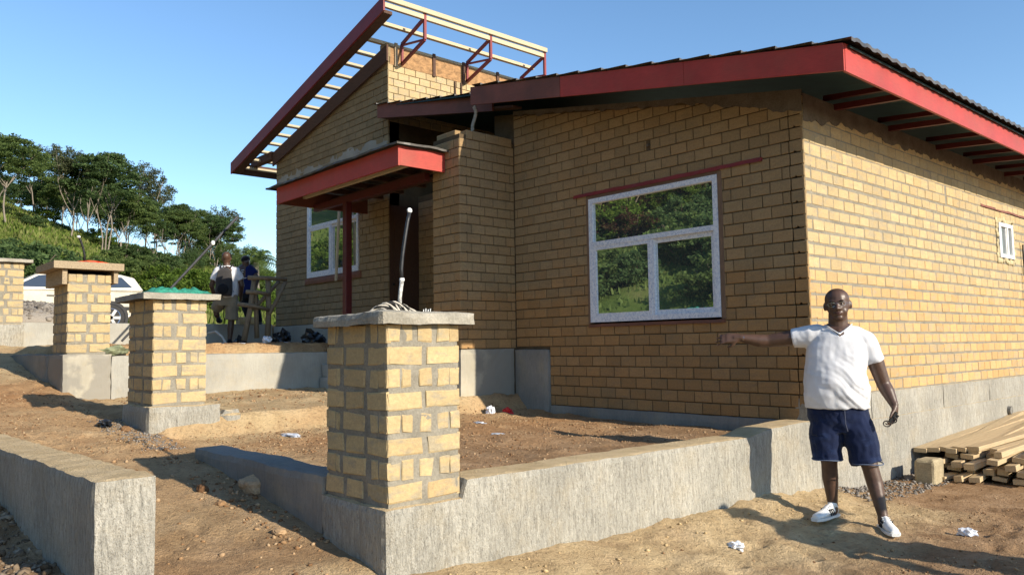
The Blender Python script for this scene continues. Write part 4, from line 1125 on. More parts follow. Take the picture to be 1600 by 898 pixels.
# grass and undergrowth of the slope
def grass_patch(n, xr, yr, size, seed, name, mat, dens):
    rs = np.random.RandomState(seed); x = rs.uniform(*xr, n); y = rs.uniform(*yr, n)
    m = dens(x, y) > rs.uniform(0, 1, n); x, y = x[m], y[m]; z = gz(x, y, False); n = len(x)
    a = rs.uniform(0, 6.28, n); h = size * rs.uniform(.5, 1.4, n); w = h * rs.uniform(.25, .5, n); lx = rs.normal(0, .3, n)*h; ly = rs.normal(0, .3, n)*h
    v = np.stack([np.stack([x-np.cos(a)*w, y-np.sin(a)*w, z-.05], -1), np.stack([x+np.cos(a)*w, y+np.sin(a)*w, z-.05], -1), np.stack([x+lx, y+ly, z+h], -1)], 1).reshape(-1, 3)
    o = np_mesh(name, v, np.arange(n*3).reshape(n, 3), mat, k=3); tag(o, kind='stuff'); return o
grass_patch(900000, (-125, -19), (-12, 70), .24, 3, 'grass', M['grass'], lambda x, y: np.clip((-x-20)/4, 0, 1) * np.clip(fbm(x*.22, y*.22, 5, 3)*1.3+.75, .15, 1) * np.clip(1.35-(-x-20)/110, .2, 1) * ((y < 4 + (-x)*.62) & (y > -14)))
grass_patch(40000, (-42, 1), (-40, -11), .17, 4, 'undergrowth', M['leaf_mid'], lambda x, y: np.clip((-10.5-y)/3, 0, 1))

# ------------------------------------------------------------------ people
def remesh(mb, voxel, smooth=4):
    me = bpy.data.meshes.new('tmp'); me.from_pydata(mb.v, [], mb.f)
    bm = bmesh.new(); bm.from_mesh(me); bmesh.ops.recalc_face_normals(bm, faces=bm.faces); bm.to_mesh(me); bm.free()
    o = bpy.data.objects.new('tmp', me); COL.objects.link(o)
    m = o.modifiers.new('r', 'REMESH'); m.mode = 'VOXEL'; m.voxel_size = voxel
    if smooth: q = o.modifiers.new('s', 'SMOOTH'); q.iterations = smooth; q.factor = .5
    dg = bpy.context.evaluated_depsgraph_get(); dg.update()
    r = bpy.data.meshes.new_from_object(o.evaluated_get(dg))
    bpy.data.objects.remove(o); bpy.data.meshes.remove(me)
    r.polygons.foreach_set('use_smooth', [True]*len(r.polygons)); return r
def mesh_obj(name, me, mats, parent):
    for m in (mats if isinstance(mats, list) else [mats]): me.materials.append(m)
    o = bpy.data.objects.new(name, me); COL.objects.link(o); o.parent = parent; return o
def verts_np(me):
    a = np.empty(len(me.vertices)*3, np.float32); me.vertices.foreach_get('co', a); return a.reshape(-1, 3)
def set_verts(me, a): me.vertices.foreach_set('co', a.astype(np.float32).ravel()); me.update()
def ring(cx, cy, z, hx, f, b, n=28, p=2.3):
    out = []
    for k in range(n):
        a = 2*math.pi*k/n; c, s = math.cos(a), math.sin(a)
        x = math.copysign(abs(c)**(2/p), c)*hx; y = math.copysign(abs(s)**(2/p), s)*(b if s > 0 else f)
        out.append((cx+x, cy+y, z))
    return out
def fold(a, amp, seed, kx=9, kz=5):
    """gentle cloth folds along the normal direction, estimated radially"""
    n = np.array([mnoise.noise(Vector((p[0]*kx+p[2]*kz*.9, p[1]*kx*.6, p[2]*kz-p[0]*kx*.5+seed))) for p in a])
    return n*amp
def skin_mat(name, c):
    t = NT(name); n = t.noise(t.obj(), 25, 4); t.col(t.ramp(n, [(.3, tuple(x*.8 for x in c)), (.7, tuple(x*1.15 for x in c))])).rough(.42).spec(.45)
    t.bump(t.noise(t.obj(), 120, 3), .1, .002); return t.m
def cloth_mat(name, c, fade=None, weave=400):
    t = NT(name); p = t.obj(); n = t.noise(p, 7, 4)
    b = t.ramp(n, [(.3, tuple(x*.85 for x in c)), (.7, tuple(x*1.08 for x in c))])
    if fade: b = t.mix(t.math('MULTIPLY', t.ramp(t.noise(t.map(p, (1, 1, 2)), 6, 5, .65), [(.52, 0.), (.75, 1.)]), .6), b, fade)
    t.col(b).rough(.9).spec(.1); t.b.inputs['Sheen Weight'].default_value = .15
    t.bump(t.math('ADD', t.noise(p, weave, 2), t.math('MULTIPLY', t.noise(t.map(p, (1, 1, .5)), 14, 3, .6, 1.0), 1.2)), .35, .008); return t.m
SKIN = skin_mat('dark_skin', (.085, .045, .029)); M['tshirt'] = cloth_mat('white_cotton', (.68, .68, .70))
M['denim'] = cloth_mat('dark_blue_denim', (.010, .017, .050), (.03, .055, .14)); M['khaki'] = cloth_mat('khaki_cotton', (.27, .22, .15))
M['navy'] = cloth_mat('navy_jersey', (.012, .018, .09)); M['dark_cloth'] = cloth_mat('black_cloth', (.015, .015, .018))
M['pack'] = cloth_mat('dark_grey_backpack_cloth', (.045, .042, .042)); M['leather'] = simple('white_leather', (.78, .77, .74), .45, .05, 20, .15, .4)
M['eye_white'] = simple('eye_white', (.45, .43, .40), .25, .03); M['iris'] = simple('dark_iris', (.01, .006, .004), .2, .05)
M['lip'] = skin_mat('lips', (.085, .036, .030)); M['nail'] = skin_mat('nails', (.22, .12, .085)); M['metal'] = simple('bright_metal', (.7, .7, .68), .25, .05, 10, 0, .5, 1.0)
M['brow'] = simple('black_hair', (.008, .007, .006), .7, .2)

def hand(mb, wrist, d, palmn, thumb, L=.185, curl=(.25, .3, .3), spread=.10, w=.085, seed=1):
    """wrist point, pointing direction d, palm normal (curl side), thumb side; returns finger tips"""
    d, pn, th_ = Vector(d).normalized(), Vector(palmn).normalized(), Vector(thumb).normalized()
    wv = Vector(wrist); kn = wv + d*L*.5
    for t in (-1, -.33, .33, 1):
        mb.cap(wv + d*.012 + th_*t*w*.26, .019, kn + th_*t*w*.37, .0145, 10)
    mb.cap(wv - d*.02, .028, wv + d*.035, .026, 12)
    tips = []
    for i, (o, ln) in enumerate(((1, .88), (.36, 1.0), (-.3, .93), (-.92, .72))):
        base = kn + th_*o*w*.36; dd = (d + th_*o*spread).normalized(); p = base; a = 0
        segs = [L*.235*ln, L*.16*ln, L*.12*ln]
        for k in range(3):
            a += curl[k]*(1+.14*i); dk = (dd*math.cos(a) + pn*math.sin(a)).normalized(); q_ = p + dk*segs[k]
            mb.cap(p, .0105-.0012*k-(.001 if i == 3 else 0), q_, .0098-.0012*k-(.001 if i == 3 else 0), 9); p = q_
        tips.append((p, dk))
    b = wv + d*L*.14 + th_*w*.36; d1 = (d*.72 + th_*.75 + pn*.35).normalized(); q1 = b + d1*L*.24; d2 = (d*.95 + th_*.2 + pn*.35).normalized(); q2 = q1 + d2*L*.19
    mb.cap(b, .0165, q1, .0125, 10); mb.cap(q1, .0122, q2, .0098, 10); tips.append((q2, d2)); return tips

def head(mb, c, rot, s=1.0, wx=1.0):
    """bald head: skull, jaw, brow, nose, lips mass, ears. local -y is the face"""
    c = Vector(c); T = lambda p: c + rot @ (Vector((p[0]*wx, p[1], p[2]))*s)
    e = lambda p, r, n=16, m=12: mb.ell(T(p), (r[0]*s*wx, r[1]*s, r[2]*s), rot, n, m)
    e((0, .012, .045), (.081, .098, .088)); e((0, -.012, -.01), (.073, .085, .085)); e((0, -.028, -.062), (.060, .064, .060))
    e((.032, -.05, -.05), (.03, .032, .036)); e((-.032, -.05, -.05), (.03, .032, .036)); e((0, -.075, -.098), (.028, .022, .02))
    mb.cap(T((-.042, -.082, .022)), .012*s, T((.042, -.082, .022)), .012*s, 8)
    mb.cap(T((0, -.088, .012)), .010*s, T((0, -.108, -.028)), .0145*s, 8)
    e((.017, -.096, -.031), (.0125, .014, .010), 8, 6); e((-.017, -.096, -.031), (.0125, .014, .010), 8, 6)
    e((0, -.088, -.062), (.030, .012, .017), 10, 8)
    for sg in (-1, 1): e((sg*.083, .008, -.005), (.011, .022, .034), 10, 8)

def place_skin(name, mb, voxel, root, sm=3):
    return mesh_obj(name, remesh(mb, voxel, sm), SKIN, root)

def shoe(root, heel, ang, stripes=True, L=.30):
    """white low trainer with dark side stripes; toe direction angle (0 = towards -y)"""
    R = Matrix.Rotation(ang, 3, 'Z'); T = lambda p: Vector(heel) + R @ Vector(p)
    mb = MB()
    sec = [(.035, .030, .070, .0), (.0, .037, .085, .0), (-.05, .038, .088, .0), (-.10, .040, .078, .0), (-.15, .046, .064, .0), (-.20, .048, .052, .0), (-.245, .042, .046, .0), (-.272, .028, .036, .0)]
    rings = []
    for (y, hw, h, _) in sec:
        r_ = []
        for k in range(14):
            a = 2*math.pi*k/14; x = math.cos(a)*hw*(1 if math.sin(a) < .2 else .86); z = .014 + (math.sin(a)*.5+.5)*h
            r_.append(T((x, y, max(.012, z))))
        rings.append(r_)
    mb.loft(rings)
    mb.cap(T((0, .0, .075)), .040, T((0, -.01, .10)), .040, 12)
    mb.cap(T((0, -.035, .092)), .026, T((0, -.10, .072)), .026, 10)
    me = remesh(mb, .007, 3); o = mesh_obj('shoe', me, M['leather'], root)
    mb = MB(); rings = []
    for z, gr in ((.0, .0), (.006, .004), (.022, .004)):
        pts = [(.045, .030), (.0, .040), (-.05, .041), (-.10, .044), (-.15, .050), (-.20, .052), (-.25, .045), (-.285, .024)]
        rings.append([T((w_+gr, y, z)) for y, w_ in pts] + [T((-w_-gr, y, z)) for y, w_ in pts[::-1]])
    mb.loft(rings); mb.build('sole', M['white_pvc'], o, fixn=True)
    for sg in (-1, 1):
        for k in range(3):
            y = -.055 - k*.026; m = MB()
            m.bar(T((sg*(.0405+k*.001), y+.012, .026)), T((sg*(.0345+k*.0005), y-.012, .078)), .010, .006, tuple(R @ Vector((sg, 0, .1)))); m.build('stripe', M['dark_cloth'], o)
    m = MB()
    for k in range(5):
        y = -.07-k*.022; z = .102-.0085*k-k*k*.0006; m.bar(T((-.028, y, z-.004)), T((.028, y-.008, z-.004)), .008, .007)
    m.build('lace', M['white_pvc'], o); return o

# ---- the man in front of the side wall: local x = to the right as he is seen, y = away, z up
MANP = Vector((.70, -.90, gz1(.62, -.90) + .0))
MRZ = math.atan2(.7471, .6645) - R_(19)
man = empty('person', MANP, MRZ); MSC = .965; man.scale = (MSC,)*3
tag(man, 'man in white v-neck T-shirt and denim shorts pointing along the wall', 'person', 'people')
zl = gz1(MANP.x+.31, MANP.y+.08) - MANP.z; zr_ = gz1(MANP.x-.1, MANP.y-.05) - MANP.z
def build_man(root):
    mb = MB(); tilt = Matrix.Rotation(R_(-4), 3, 'Y') @ Matrix.Rotation(R_(-6), 3, 'Z')
    hc = Vector((.0, -.03, 1.735)); head(mb, hc, tilt, 1.06, 1.13)
    mb.cap((.0, .0, 1.50), .080, (.0, -.008, 1.66), .074, 14); mb.ell((0, .03, 1.60), (.068, .05, .07))
    mb.cap((-.12, .02, 1.50), .05, (.12, .02, 1.50), .05, 12); mb.cap((0, .01, 1.25), .12, (0, .01, 1.46), .13, 12)
    # right arm (left in the picture), held out
    sh, el, wr = (-.235, .02, 1.495), (-.555, .05, 1.452), (-.775, .0, 1.482)
    mb.cap(sh, .06, (-.38, .035, 1.472), .068, 14); mb.cap((-.38, .035, 1.472), .068, el, .054, 14); mb.cap(el, .055, (-.63, .035, 1.456), .055, 14); mb.cap((-.63, .035, 1.456), .055, wr, .034, 14)
    # left arm
    s2, e2, w2_ = (.225, .02, 1.45), (.325, .045, 1.085), (.385, -.035, .93)
    mb.cap(s2, .06, (.27, .03, 1.27), .066, 14); mb.cap((.27, .03, 1.27), .066, e2, .054, 14); mb.cap(e2, .055, (.35, .02, 1.03), .054, 14); mb.cap((.35, .02, 1.03), .054, w2_, .034, 14)
    # legs
    for hx, kn, mid, an in (((-.105, .03, .82), (-.115, .0, .455), (-.112, .02, .33), (-.10, .03, .10+zr_)), ((.10, .03, .82), (.185, -.05, .44), (.212, -.055, .32), (.255, -.13, .10+zl))):
        mb.cap(hx, .105, kn, .066, 14); mb.cap(kn, .064, mid, .064, 14); mb.cap(mid, .064, an, .039, 14); mb.cap(an, .040, (an[0], an[1]-.01, an[2]-.05), .040, 12)
    t1 = hand(mb, (-.79, -.005, 1.483), (-1, -.10, -.04), (-.1, .9, -.35), (0, -.3, -.95), .20, (.10, .28, .25), .22)
    t2 = hand(mb, (.389, -.045, .915), (-.05, -.22, -1), (-1, -.25, 0), (-.35, -1, 0), .19, (.45, .7, .5), .06)
    body = place_skin('body', mb, .0078, root, 3)
    m = MB()
    for p, d in t1[:4]: m.ell(p + Vector((0, -.002, .006)) - d*.004, (.009, .006, .004), None, 6, 5)
    m.build('fingernail', M['nail'], body, smooth=True)
    # face
    T = lambda p: hc + tilt @ (Vector((p[0]*1.10, p[1], p[2]))*1.06)
    for sg in (-1, 1):
        m = MB(); m.ell(T((sg*.031, -.083, .006)), (.0125, .0085, .0062), tilt, 10, 8); e_ = m.build('eye', M['eye_white'], body, smooth=True)
        m = MB(); m.ell(T((sg*.031, -.0905, .006)), (.0052, .003, .0054), tilt, 8, 6); m.build('iris', M['iris'], e_, smooth=True)
        m = MB(); m.tube([T((sg*.014, -.0945, .024)), T((sg*.03, -.097, .031)), T((sg*.05, -.086, .027))], [.0035, .0042, .002], 6); m.build('eyebrow', M['brow'], body)
    m = MB(); m.tube([T((-.026, -.092, -.061)), T((-.01, -.1005, -.058)), T((.01, -.1005, -.058)), T((.026, -.092, -.061))], [.002, .0052, .0052, .002], 6); m.tube([T((-.024, -.092, -.064)), T((0, -.1005, -.070)), T((.024, -.092, -.064))], [.002, .0066, .002], 6); m.build('lips', M['lip'], body, smooth=True)
    m = MB()
    for sg in (-1, 1):
        pts = [T((sg*.033 + math.cos(a)*.025, -.101+.006*abs(math.cos(a)), .004 + math.sin(a)*.016)) for a in np.linspace(0, 6.283, 17)]; m.tube(pts, .0010, 5, False)
        m.tube([T((sg*.058, -.095, .008)), T((sg*.083, -.03, .01)), T((sg*.084, .012, .012))], .0014, 5, False)
    m.tube([T((-.009, -.104, .008)), T((0, -.106, .011)), T((.009, -.104, .008))], .0014, 5, False)
    m.build('glasses', M['metal'], root)
    # T-shirt
    mb = MB()
    mb.loft([ring(-.035, .01, .895, .252, .165, .15), ring(-.037, .01, 1.0, .255, .195, .155), ring(-.04, .01, 1.1, .250, .205, .155), ring(-.035, .015, 1.2, .243, .195, .15),
             ring(-.022, .02, 1.3, .238, .175, .145), ring(-.01, .025, 1.40, .243, .160, .14), ring(-.008, .025, 1.48, .200, .14, .13), ring(-.006, .025, 1.54, .145, .11, .10), ring(0, .02, 1.592, .082, .08, .08)])
    mb.cap((-.15, .022, 1.50), .085, (-.225, .025, 1.485), .096, 16, flat1=True); mb.cap((-.225, .025, 1.485), .096, (-.36, .035, 1.468), .079, 16, True, True)
    mb.cap((.12, .022, 1.485), .085, (.195, .025, 1.435), .095, 16); mb.cap((.192, .025, 1.44), .095, (.262, .035, 1.265), .086, 16, False, True)
    me = remesh(mb, .0085, 4); a = verts_np(me); c = a.mean(0)
    nm = np.array([v.normal[:] for v in me.vertices])
    # sideways pull folds from the raised arm to the hip, plus soft noise
    amp = np.clip((1.45 - a[:, 2])/.4, 0.15, 1)
    ph = (a[:, 0]*.62 + a[:, 2]*.95)*34 + 1.2*np.sin(a[:, 0]*13) + fold(a, 2.2, 3, 5, 4)
    f = (np.sin(ph)**3)*.0085*amp*np.clip(.35 + 1.6*np.clip(a[:, 0]+.08, 0, .3)/.3, 0, 1.2) + fold(a, .006, 1) + fold(a, .003, 9, 22, 14)
    a = a + nm*f[:, None]; set_verts(me, a)
    shirt = mesh_obj('t_shirt', me, [M['tshirt'], SKIN], root)
    cen = np.array([p.center[:] for p in me.polygons])
    vz = 1.497 + np.abs(cen[:, 0])*.78
    inside = ((cen[:, 2] > vz) & (cen[:, 1] < .03) & (np.abs(cen[:, 0]) < .11)) | ((cen[:, 2] > 1.576) & (np.abs(cen[:, 0]) < .115))
    me.polygons.foreach_set('material_index', inside.astype(np.int32))
    # collar ribbon
    m = MB(); pts = []
    dg_v = verts_np(me)
    for t in np.linspace(-1, 1, 23):
        x = t*.104; z = 1.497 + abs(x)*.78; near = dg_v[(np.abs(dg_v[:, 0]-x) < .012) & (np.abs(dg_v[:, 2]-z) < .014) & (dg_v[:, 1] < .05)]
        y = near[:, 1].min() if len(near) else -.1; pts.append((x, y-.001, z))
    m.tube(pts, .0045, 6); m.build('collar', M['tshirt'], shirt, smooth=True)
    # shorts
    mb = MB(); mb.loft([ring(-.03, .02, .70, .20, .13, .14), ring(-.03, .02, .80, .232, .148, .16), ring(-.032, .015, .90, .235, .155, .15), ring(-.032, .01, .955, .225, .15, .14)])
    mb.cap((-.115, .02, .80), .135, (-.13, .005, .66), .130, 18, False, True); mb.cap((-.13, .005, .66), .130, (-.127, .0, .475), .116, 18, True, True)
    mb.cap((.085, .02, .80), .135, (.125, -.01, .66), .130, 18, False, True); mb.cap((.125, -.01, .66), .130, (.165, -.035, .455), .120, 18, True, True)
    me = remesh(mb, .0085, 3); a = verts_np(me); nm = np.array([v.normal[:] for v in me.vertices])
    f = fold(a, .010, 5, 10, 8) + fold(a, .006, 8, 24, 16) + .004*np.sin(a[:, 2]*52 + 2*np.sin(a[:, 0]*17))*np.clip(1-np.abs(a[:, 2]-.74)/.16, 0, 1); set_verts(me, a + nm*f[:, None])
    sho = mesh_obj('shorts', me, M['denim'], root)
    for (c0, r0) in (((-.127, .0, .482), .119), ((.165, -.035, .464), .123)):
        m = MB(); m.tube([(c0[0]+math.cos(t)*r0, c0[1]+math.sin(t)*r0, c0[2]+.003*math.sin(3*t)) for t in np.linspace(0, 6.283, 25)], .0045, 6, False); m.build('hem', cloth_mat('denim_stitch', (.10, .13, .2)), sho, smooth=True)
    m = MB(); m.tube([(.01, -.142, .93), (.012, -.150, .86), (.015, -.142, .78), (.03, -.12, .72)], .003, 5); m.build('seam', cloth_mat('denim_seam', (.09, .10, .14)), sho)
    shoe(root, (-.098, .03, zr_), R_(-33)); shoe(root, (.255, -.10, zl), R_(12))
    m = MB(); m.cap((-.752, .004, 1.478), .0345, (-.768, .002, 1.481), .0335, 16, True, True); m.build('wristwatch', M['metal'], root)
    m = MB(); m.tube([(-.075, -.01, 1.585), (-.06, -.075, 1.54), (-.02, -.105, 1.515), (.005, -.108, 1.51), (.04, -.095, 1.53), (.07, -.03, 1.58)], .0022, 5); m.ell((.0, -.113, 1.497), (.006, .004, .011)); m.build('necklace', M['metal'], root)
    return t2
tips = build_man(man)
Rm = Matrix.Rotation(MRZ, 4, 'Z')
def man_w(p): return MANP + (Rm @ (Vector(p)*MSC))
mb = MB()
for dx in (-.028, .032):
    mb.tube([man_w((.34 + dx*.75, -.115, .80 + dx*.5 + .0*a)) + Vector((math.cos(a)*.026*math.cos(MRZ), math.cos(a)*.026*math.sin(MRZ), math.sin(a)*.022)) for a in np.linspace(0, 6.283, 17)], .0045, 6, False)
mb.bar(man_w((.34, -.115, .805)), man_w((.395, -.10, .875)), .012, .02); mb.bar(man_w((.355, -.10, .79)), man_w((.405, -.09, .85)), .02, .012)
o = mb.build('folded_glasses', M['black']); tag(o, 'folded dark glasses held in the lowered hand of the man in white', 'glasses')

# ---- man seen from behind with a backpack, one foot up on the low wall
def back_man():
    P = Vector((-10.78, -1.20, gz1(-10.78, -1.20))); root = empty('person', P, math.atan2(.7471, .6645) + .12)
    tag(root, 'man with a dark grey backpack and khaki shorts stepping up onto the low wall', 'person', 'people')
    zw = 1.885 - P.z
    mb = MB(); head(mb, (-.02, -.02, 1.60), Matrix.Rotation(math.pi, 3, 'Z'), 1.0)
    mb.cap((-.02, .0, 1.38), .07, (-.02, -.01, 1.54), .06, 12); mb.cap((-.17, 0, 1.40), .06, (.15, 0, 1.40), .06); mb.cap((0, 0, 1.0), .13, (0, 0, 1.35), .14)
    mb.cap((-.21, .0, 1.36), .06, (-.29, .02, 1.10), .048); mb.cap((-.29, .02, 1.10), .046, (-.26, .16, .90), .034)
    mb.cap((.19, .0, 1.36), .06, (.25, .02, 1.10), .048); mb.cap((.25, .02, 1.10), .046, (.20, .17, .92), .034)
    hand(mb, (-.26, .17, .89), (0, .5, -1), (1, 0, 0), (0, 1, .5), .17, (.4, .5, .4)); hand(mb, (.20, .18, .91), (0, .5, -1), (-1, 0, 0), (0, 1, .5), .17, (.4, .5, .4))
    mb.cap((.08, .0, .82), .10, (.07, .02, .46), .062); mb.cap((.07, .02, .46), .060, (.06, .01, .32), .060); mb.cap((.06, .01, .32), .060, (.05, -.01, .09), .038)
    mb.cap((-.10, .02, .84), .10, (-.26, .24, .70), .068); mb.cap((-.26, .24, .72), .062, (-.25, .25, .58), .056); mb.cap((-.25, .25, .58), .056, (-.22, .30, zw+.08), .036)
    place_skin('body', mb, .012, root)
    m = MB(); m.ell((-.02, .0, 1.645), (.092, .108, .085), None, 16, 10); m.build('hair', M['brow'], root, smooth=True)
    mb = MB(); mb.loft([ring(-.01, 0, .86, .20, .13, .14), ring(-.01, 0, 1.1, .20, .13, .15), ring(-.01, 0, 1.3, .21, .13, .14), ring(-.01, 0, 1.42, .19, .1, .11), ring(-.015, 0, 1.47, .085, .08, .08)])
    mb.cap((-.17, 0, 1.37), .09, (-.245, .01, 1.20), .082, 12, False, True); mb.cap((.15, 0, 1.37), .09, (.225, .01, 1.20), .082, 12, False, True)
    me = remesh(mb, .013, 3); a = verts_np(me); nm = np.array([v.normal[:] for v in me.vertices]); set_verts(me, a + nm*fold(a, .014, 4)[:, None]); mesh_obj('shirt', me, M['tshirt'], root)
    mb = MB(); mb.loft([ring(0, 0, .72, .18, .13, .14), ring(-.01, 0, .80, .20, .14, .15), ring(-.01, 0, .93, .19, .13, .14)])
    mb.cap((.085, .0, .78), .125, (.075, .015, .47), .115, 14, False, True); mb.cap((-.10, .02, .82), .125, (-.25, .22, .70), .105, 14, False, True)
    me = remesh(mb, .013, 3); a = verts_np(me); nm = np.array([v.normal[:] for v in me.vertices]); set_verts(me, a + nm*fold(a, .014, 7)[:, None]); mesh_obj('shorts', me, M['khaki'], root)
    for h, z in (((.05, -.03, 0), 0), ((-.22, .27, zw), 0)):
        m = MB(); m.ell((h[0], h[1]+.08, h[2]+.045), (.048, .14, .048), None, 12, 8); m.ell((h[0], h[1], h[2]+.06), (.045, .06, .06), None, 10, 8); m.build('shoe', M['dark_cloth'], root, smooth=True)
    # backpack
    mb = MB(); mb.loft([ring(-.02, -.19, .90, .135, .08, .09, 20, 3), ring(-.02, -.20, 1.0, .15, .10, .1, 20, 3), ring(-.02, -.19, 1.2, .145, .09, .1, 20, 3), ring(-.02, -.17, 1.36, .12, .06, .09, 20, 2.6), ring(-.02, -.15, 1.42, .06, .03, .06, 20, 2)])
    bp = mesh_obj('backpack', remesh(mb, .012, 3), M['pack'], root)
    m = MB(); m.ell((-.02, -.28, 1.02), (.11, .04, .10), None, 14, 8); m.build('pocket', M['dark_cloth'], bp, smooth=True)
    for sg in (-1, 1):
        m = MB(); m.tube([(-.02+sg*.08, -.11, 1.42), (-.02+sg*.11, .0, 1.485), (-.02+sg*.12, .12, 1.38), (-.02+sg*.14, .10, 1.1), (-.02+sg*.14, -.10, .98)], .016, 6); m.build('strap', M['dark_cloth'], bp)
    m = MB(); m.tube([(-.06, -.12, 1.43), (-.02, -.14, 1.475), (.02, -.12, 1.43)], .008, 6); m.build('handle', M['dark_cloth'], bp)
    m = MB(); m.tube([(.0, -.06, .80), (-.03, -.12, .70), (-.04, -.10, .52), (-.02, -.07, .45)], .010, 6); m.build('loose_strap', M['dark_cloth'], bp)
    # dark jacket over the forearm
back_man()
def stooping_man():
    P = Vector((-12.25, .0, gz1(-12.25, .0))); root = empty('person', P, math.atan2(.7471, .6645) - .1); root.rotation_euler = (.12, -.2, root.rotation_euler.z)
    tag(root, 'stooping man in a navy jersey half hidden by the house corner', 'person', 'people')
    mb = MB(); head(mb, (.12, -.02, 1.36), Matrix.Rotation(math.pi*.9, 3, 'Z') @ Matrix.Rotation(.6, 3, 'X'), 1.0)
    mb.cap((.05, 0, 1.22), .07, (.1, -.01, 1.32), .06); mb.cap((0, 0, .9), .14, (.03, 0, 1.18), .15)
    mb.cap((-.16, 0, 1.22), .06, (-.27, .02, .98), .048); mb.cap((-.27, .02, .98), .046, (-.30, -.08, .74), .034); hand(mb, (-.30, -.09, .73), (0, -.1, -1), (1, 0, 0), (0, -1, 0), .17, (.4, .5, .4))
    mb.cap((.2, 0, 1.22), .06, (.30, -.05, .95), .048); mb.cap((.30, -.05, .95), .046, (.24, -.2, .74), .034); hand(mb, (.24, -.21, .73), (0, -.3, -1), (-1, 0, 0), (0, -1, 0), .17, (.4, .5, .4))
    place_skin('body', mb, .013, root)
    m = MB(); m.ell((.12, .0, 1.41), (.092, .105, .075), None, 14, 9); m.build('cap', M['dark_cloth'], root, smooth=True)
    mb = MB(); mb.loft([ring(-.02, 0, .72, .18, .13, .14), ring(-.01, 0, 1.0, .20, .14, .15), ring(.02, 0, 1.2, .20, .13, .13), ring(.06, 0, 1.29, .08, .08, .08)])
    mb.cap((-.13, 0, 1.2), .09, (-.235, .015, 1.06), .08, 12, False, True); mb.cap((.17, 0, 1.2), .09, (.26, -.02, 1.06), .08, 12, False, True)
    jer = mesh_obj('jersey', remesh(mb, .013, 3), M['navy'], root)
    for (z, w_) in ((1.19, .11), (1.15, .09), (1.02, .12)):
        m = MB(); m.box(-.01-w_, -.01+w_, -.158, -.150, z, z+.014); m.build('print', M['white_pvc'], jer)
    mb = MB(); mb.loft([ring(0, 0, .62, .17, .13, .14), ring(0, 0, .8, .18, .13, .14)])
    for sg in (-1, 1): mb.cap((sg*.09, 0, .70), .11, (sg*.11, 0, .38), .08); mb.cap((sg*.11, 0, .38), .078, (sg*.11, .0, .07), .058, 12, False, True)
    mesh_obj('trousers', remesh(mb, .013, 3), M['dark_cloth'], root)
    for sg in (-1, 1):
        m = MB(); m.ell((sg*.11, -.05, .04), (.05, .14, .05), None, 12, 8); m.build('shoe', M['brow'], root, smooth=True)
stooping_man()
# ---- a bystander right of the picture whose shadow falls across the sand
c = man.copy(); COL.objects.link(c)
for ch in man.children:
    d = ch.copy(); COL.objects.link(d); d.parent = c
    for g in ch.children: e = g.copy(); COL.objects.link(e); e.parent = d
c.location = (3.55, -.98, gz1(3.55, -.98)); c.rotation_euler = (0, 0, R_(-80)); tag(c, 'bystander outside the frame casting the long shadow on the sand', 'person', 'people')

# ------------------------------------------------------------------ stones, clods, gravel
def ico():
    bm = bmesh.new(); bmesh.ops.create_icosphere(bm, subdivisions=1, radius=1.0)
    v = np.array([x.co[:] for x in bm.verts]); f = np.array([[q.index for q in p.verts] for p in bm.faces]); bm.free(); return v, f
ICO_V, ICO_F = ico()
OCT_V = np.array([(1,0,0),(0,1,0),(-1,0,0),(0,-1,0),(0,0,1),(0,0,-1)], float); OCT_F = np.array([(0,1,4),(1,2,4),(2,3,4),(3,0,4),(1,0,5),(2,1,5),(3,2,5),(0,3,5)])
def scatter(name, x, y, size, mat, seed, flat=.6, sink=.25, fine=False, dz=None):
    rs = np.random.RandomState(seed); n = len(x); V, F = (ICO_V, ICO_F) if fine else (OCT_V, OCT_F)
    z = gz(x, y) if dz is None else gz(x, y) + dz
    s = size[:, None, None] * np.stack([rs.uniform(.7, 1.3, n), rs.uniform(.6, 1.1, n), rs.uniform(.35, .9, n)*flat/.6], -1)[:, None, :]
    v = V[None] * s * (1 + rs.uniform(-.28, .28, (n, len(V), 1)))
    a = rs.uniform(0, 6.28, n); t = rs.normal(0, .35, n); c, sn = np.cos(a)[:, None], np.sin(a)[:, None]
    vx, vy, vz = v[..., 0], v[..., 1], v[..., 2]; ct, st = np.cos(t)[:, None], np.sin(t)[:, None]
    vx, vz = vx*ct + vz*st, -vx*st + vz*ct
    v = np.stack([vx*c - vy*sn + x[:, None], vx*sn + vy*c + y[:, None], vz + (z + size*flat*(1-2*sink)*.8)[:, None]], -1)
    f = F[None] + (np.arange(n) * len(V))[:, None, None]
    o = np_mesh(name, v.reshape(-1, 3), f.reshape(-1, 3), mat, k=3); tag(o, kind='stuff'); return o
def spread(n, xr, yr, seed, dens=None):
    rs = np.random.RandomState(seed); x = rs.uniform(*xr, n); y = rs.uniform(*yr, n)
    if dens is not None:
        m = dens(x, y) > rs.uniform(0, 1, n); x, y = x[m], y[m]
    return x, y, rs
cl = lambda v: np.clip(v, 0, 1)
clump = lambda x, y, s, sd: cl(fbm(x*s, y*s, sd, 3)*2.2 + .5)
x, y, rs = spread(9000, (-4.0, -.3), (-4.3, -.1), 61, lambda x, y: .25 + .75*clump(x, y, 1.1, 4)); scatter('soil_clods', x, y, .004 + .012*rs.uniform(0, 1, len(x))**3, M['clod'], 62)
x, y, rs = spread(16000, (.3, 4.2), (-5.5, 2.2), 63, lambda x, y: (.10 + .9*cl((x-.7+ (y+1.0)*.35)/.8)*clump(x, y, .9, 6)) ); scatter('soil_clods', x, y, .003 + .012*rs.uniform(0, 1, len(x))**3.2, M['clod'], 64)
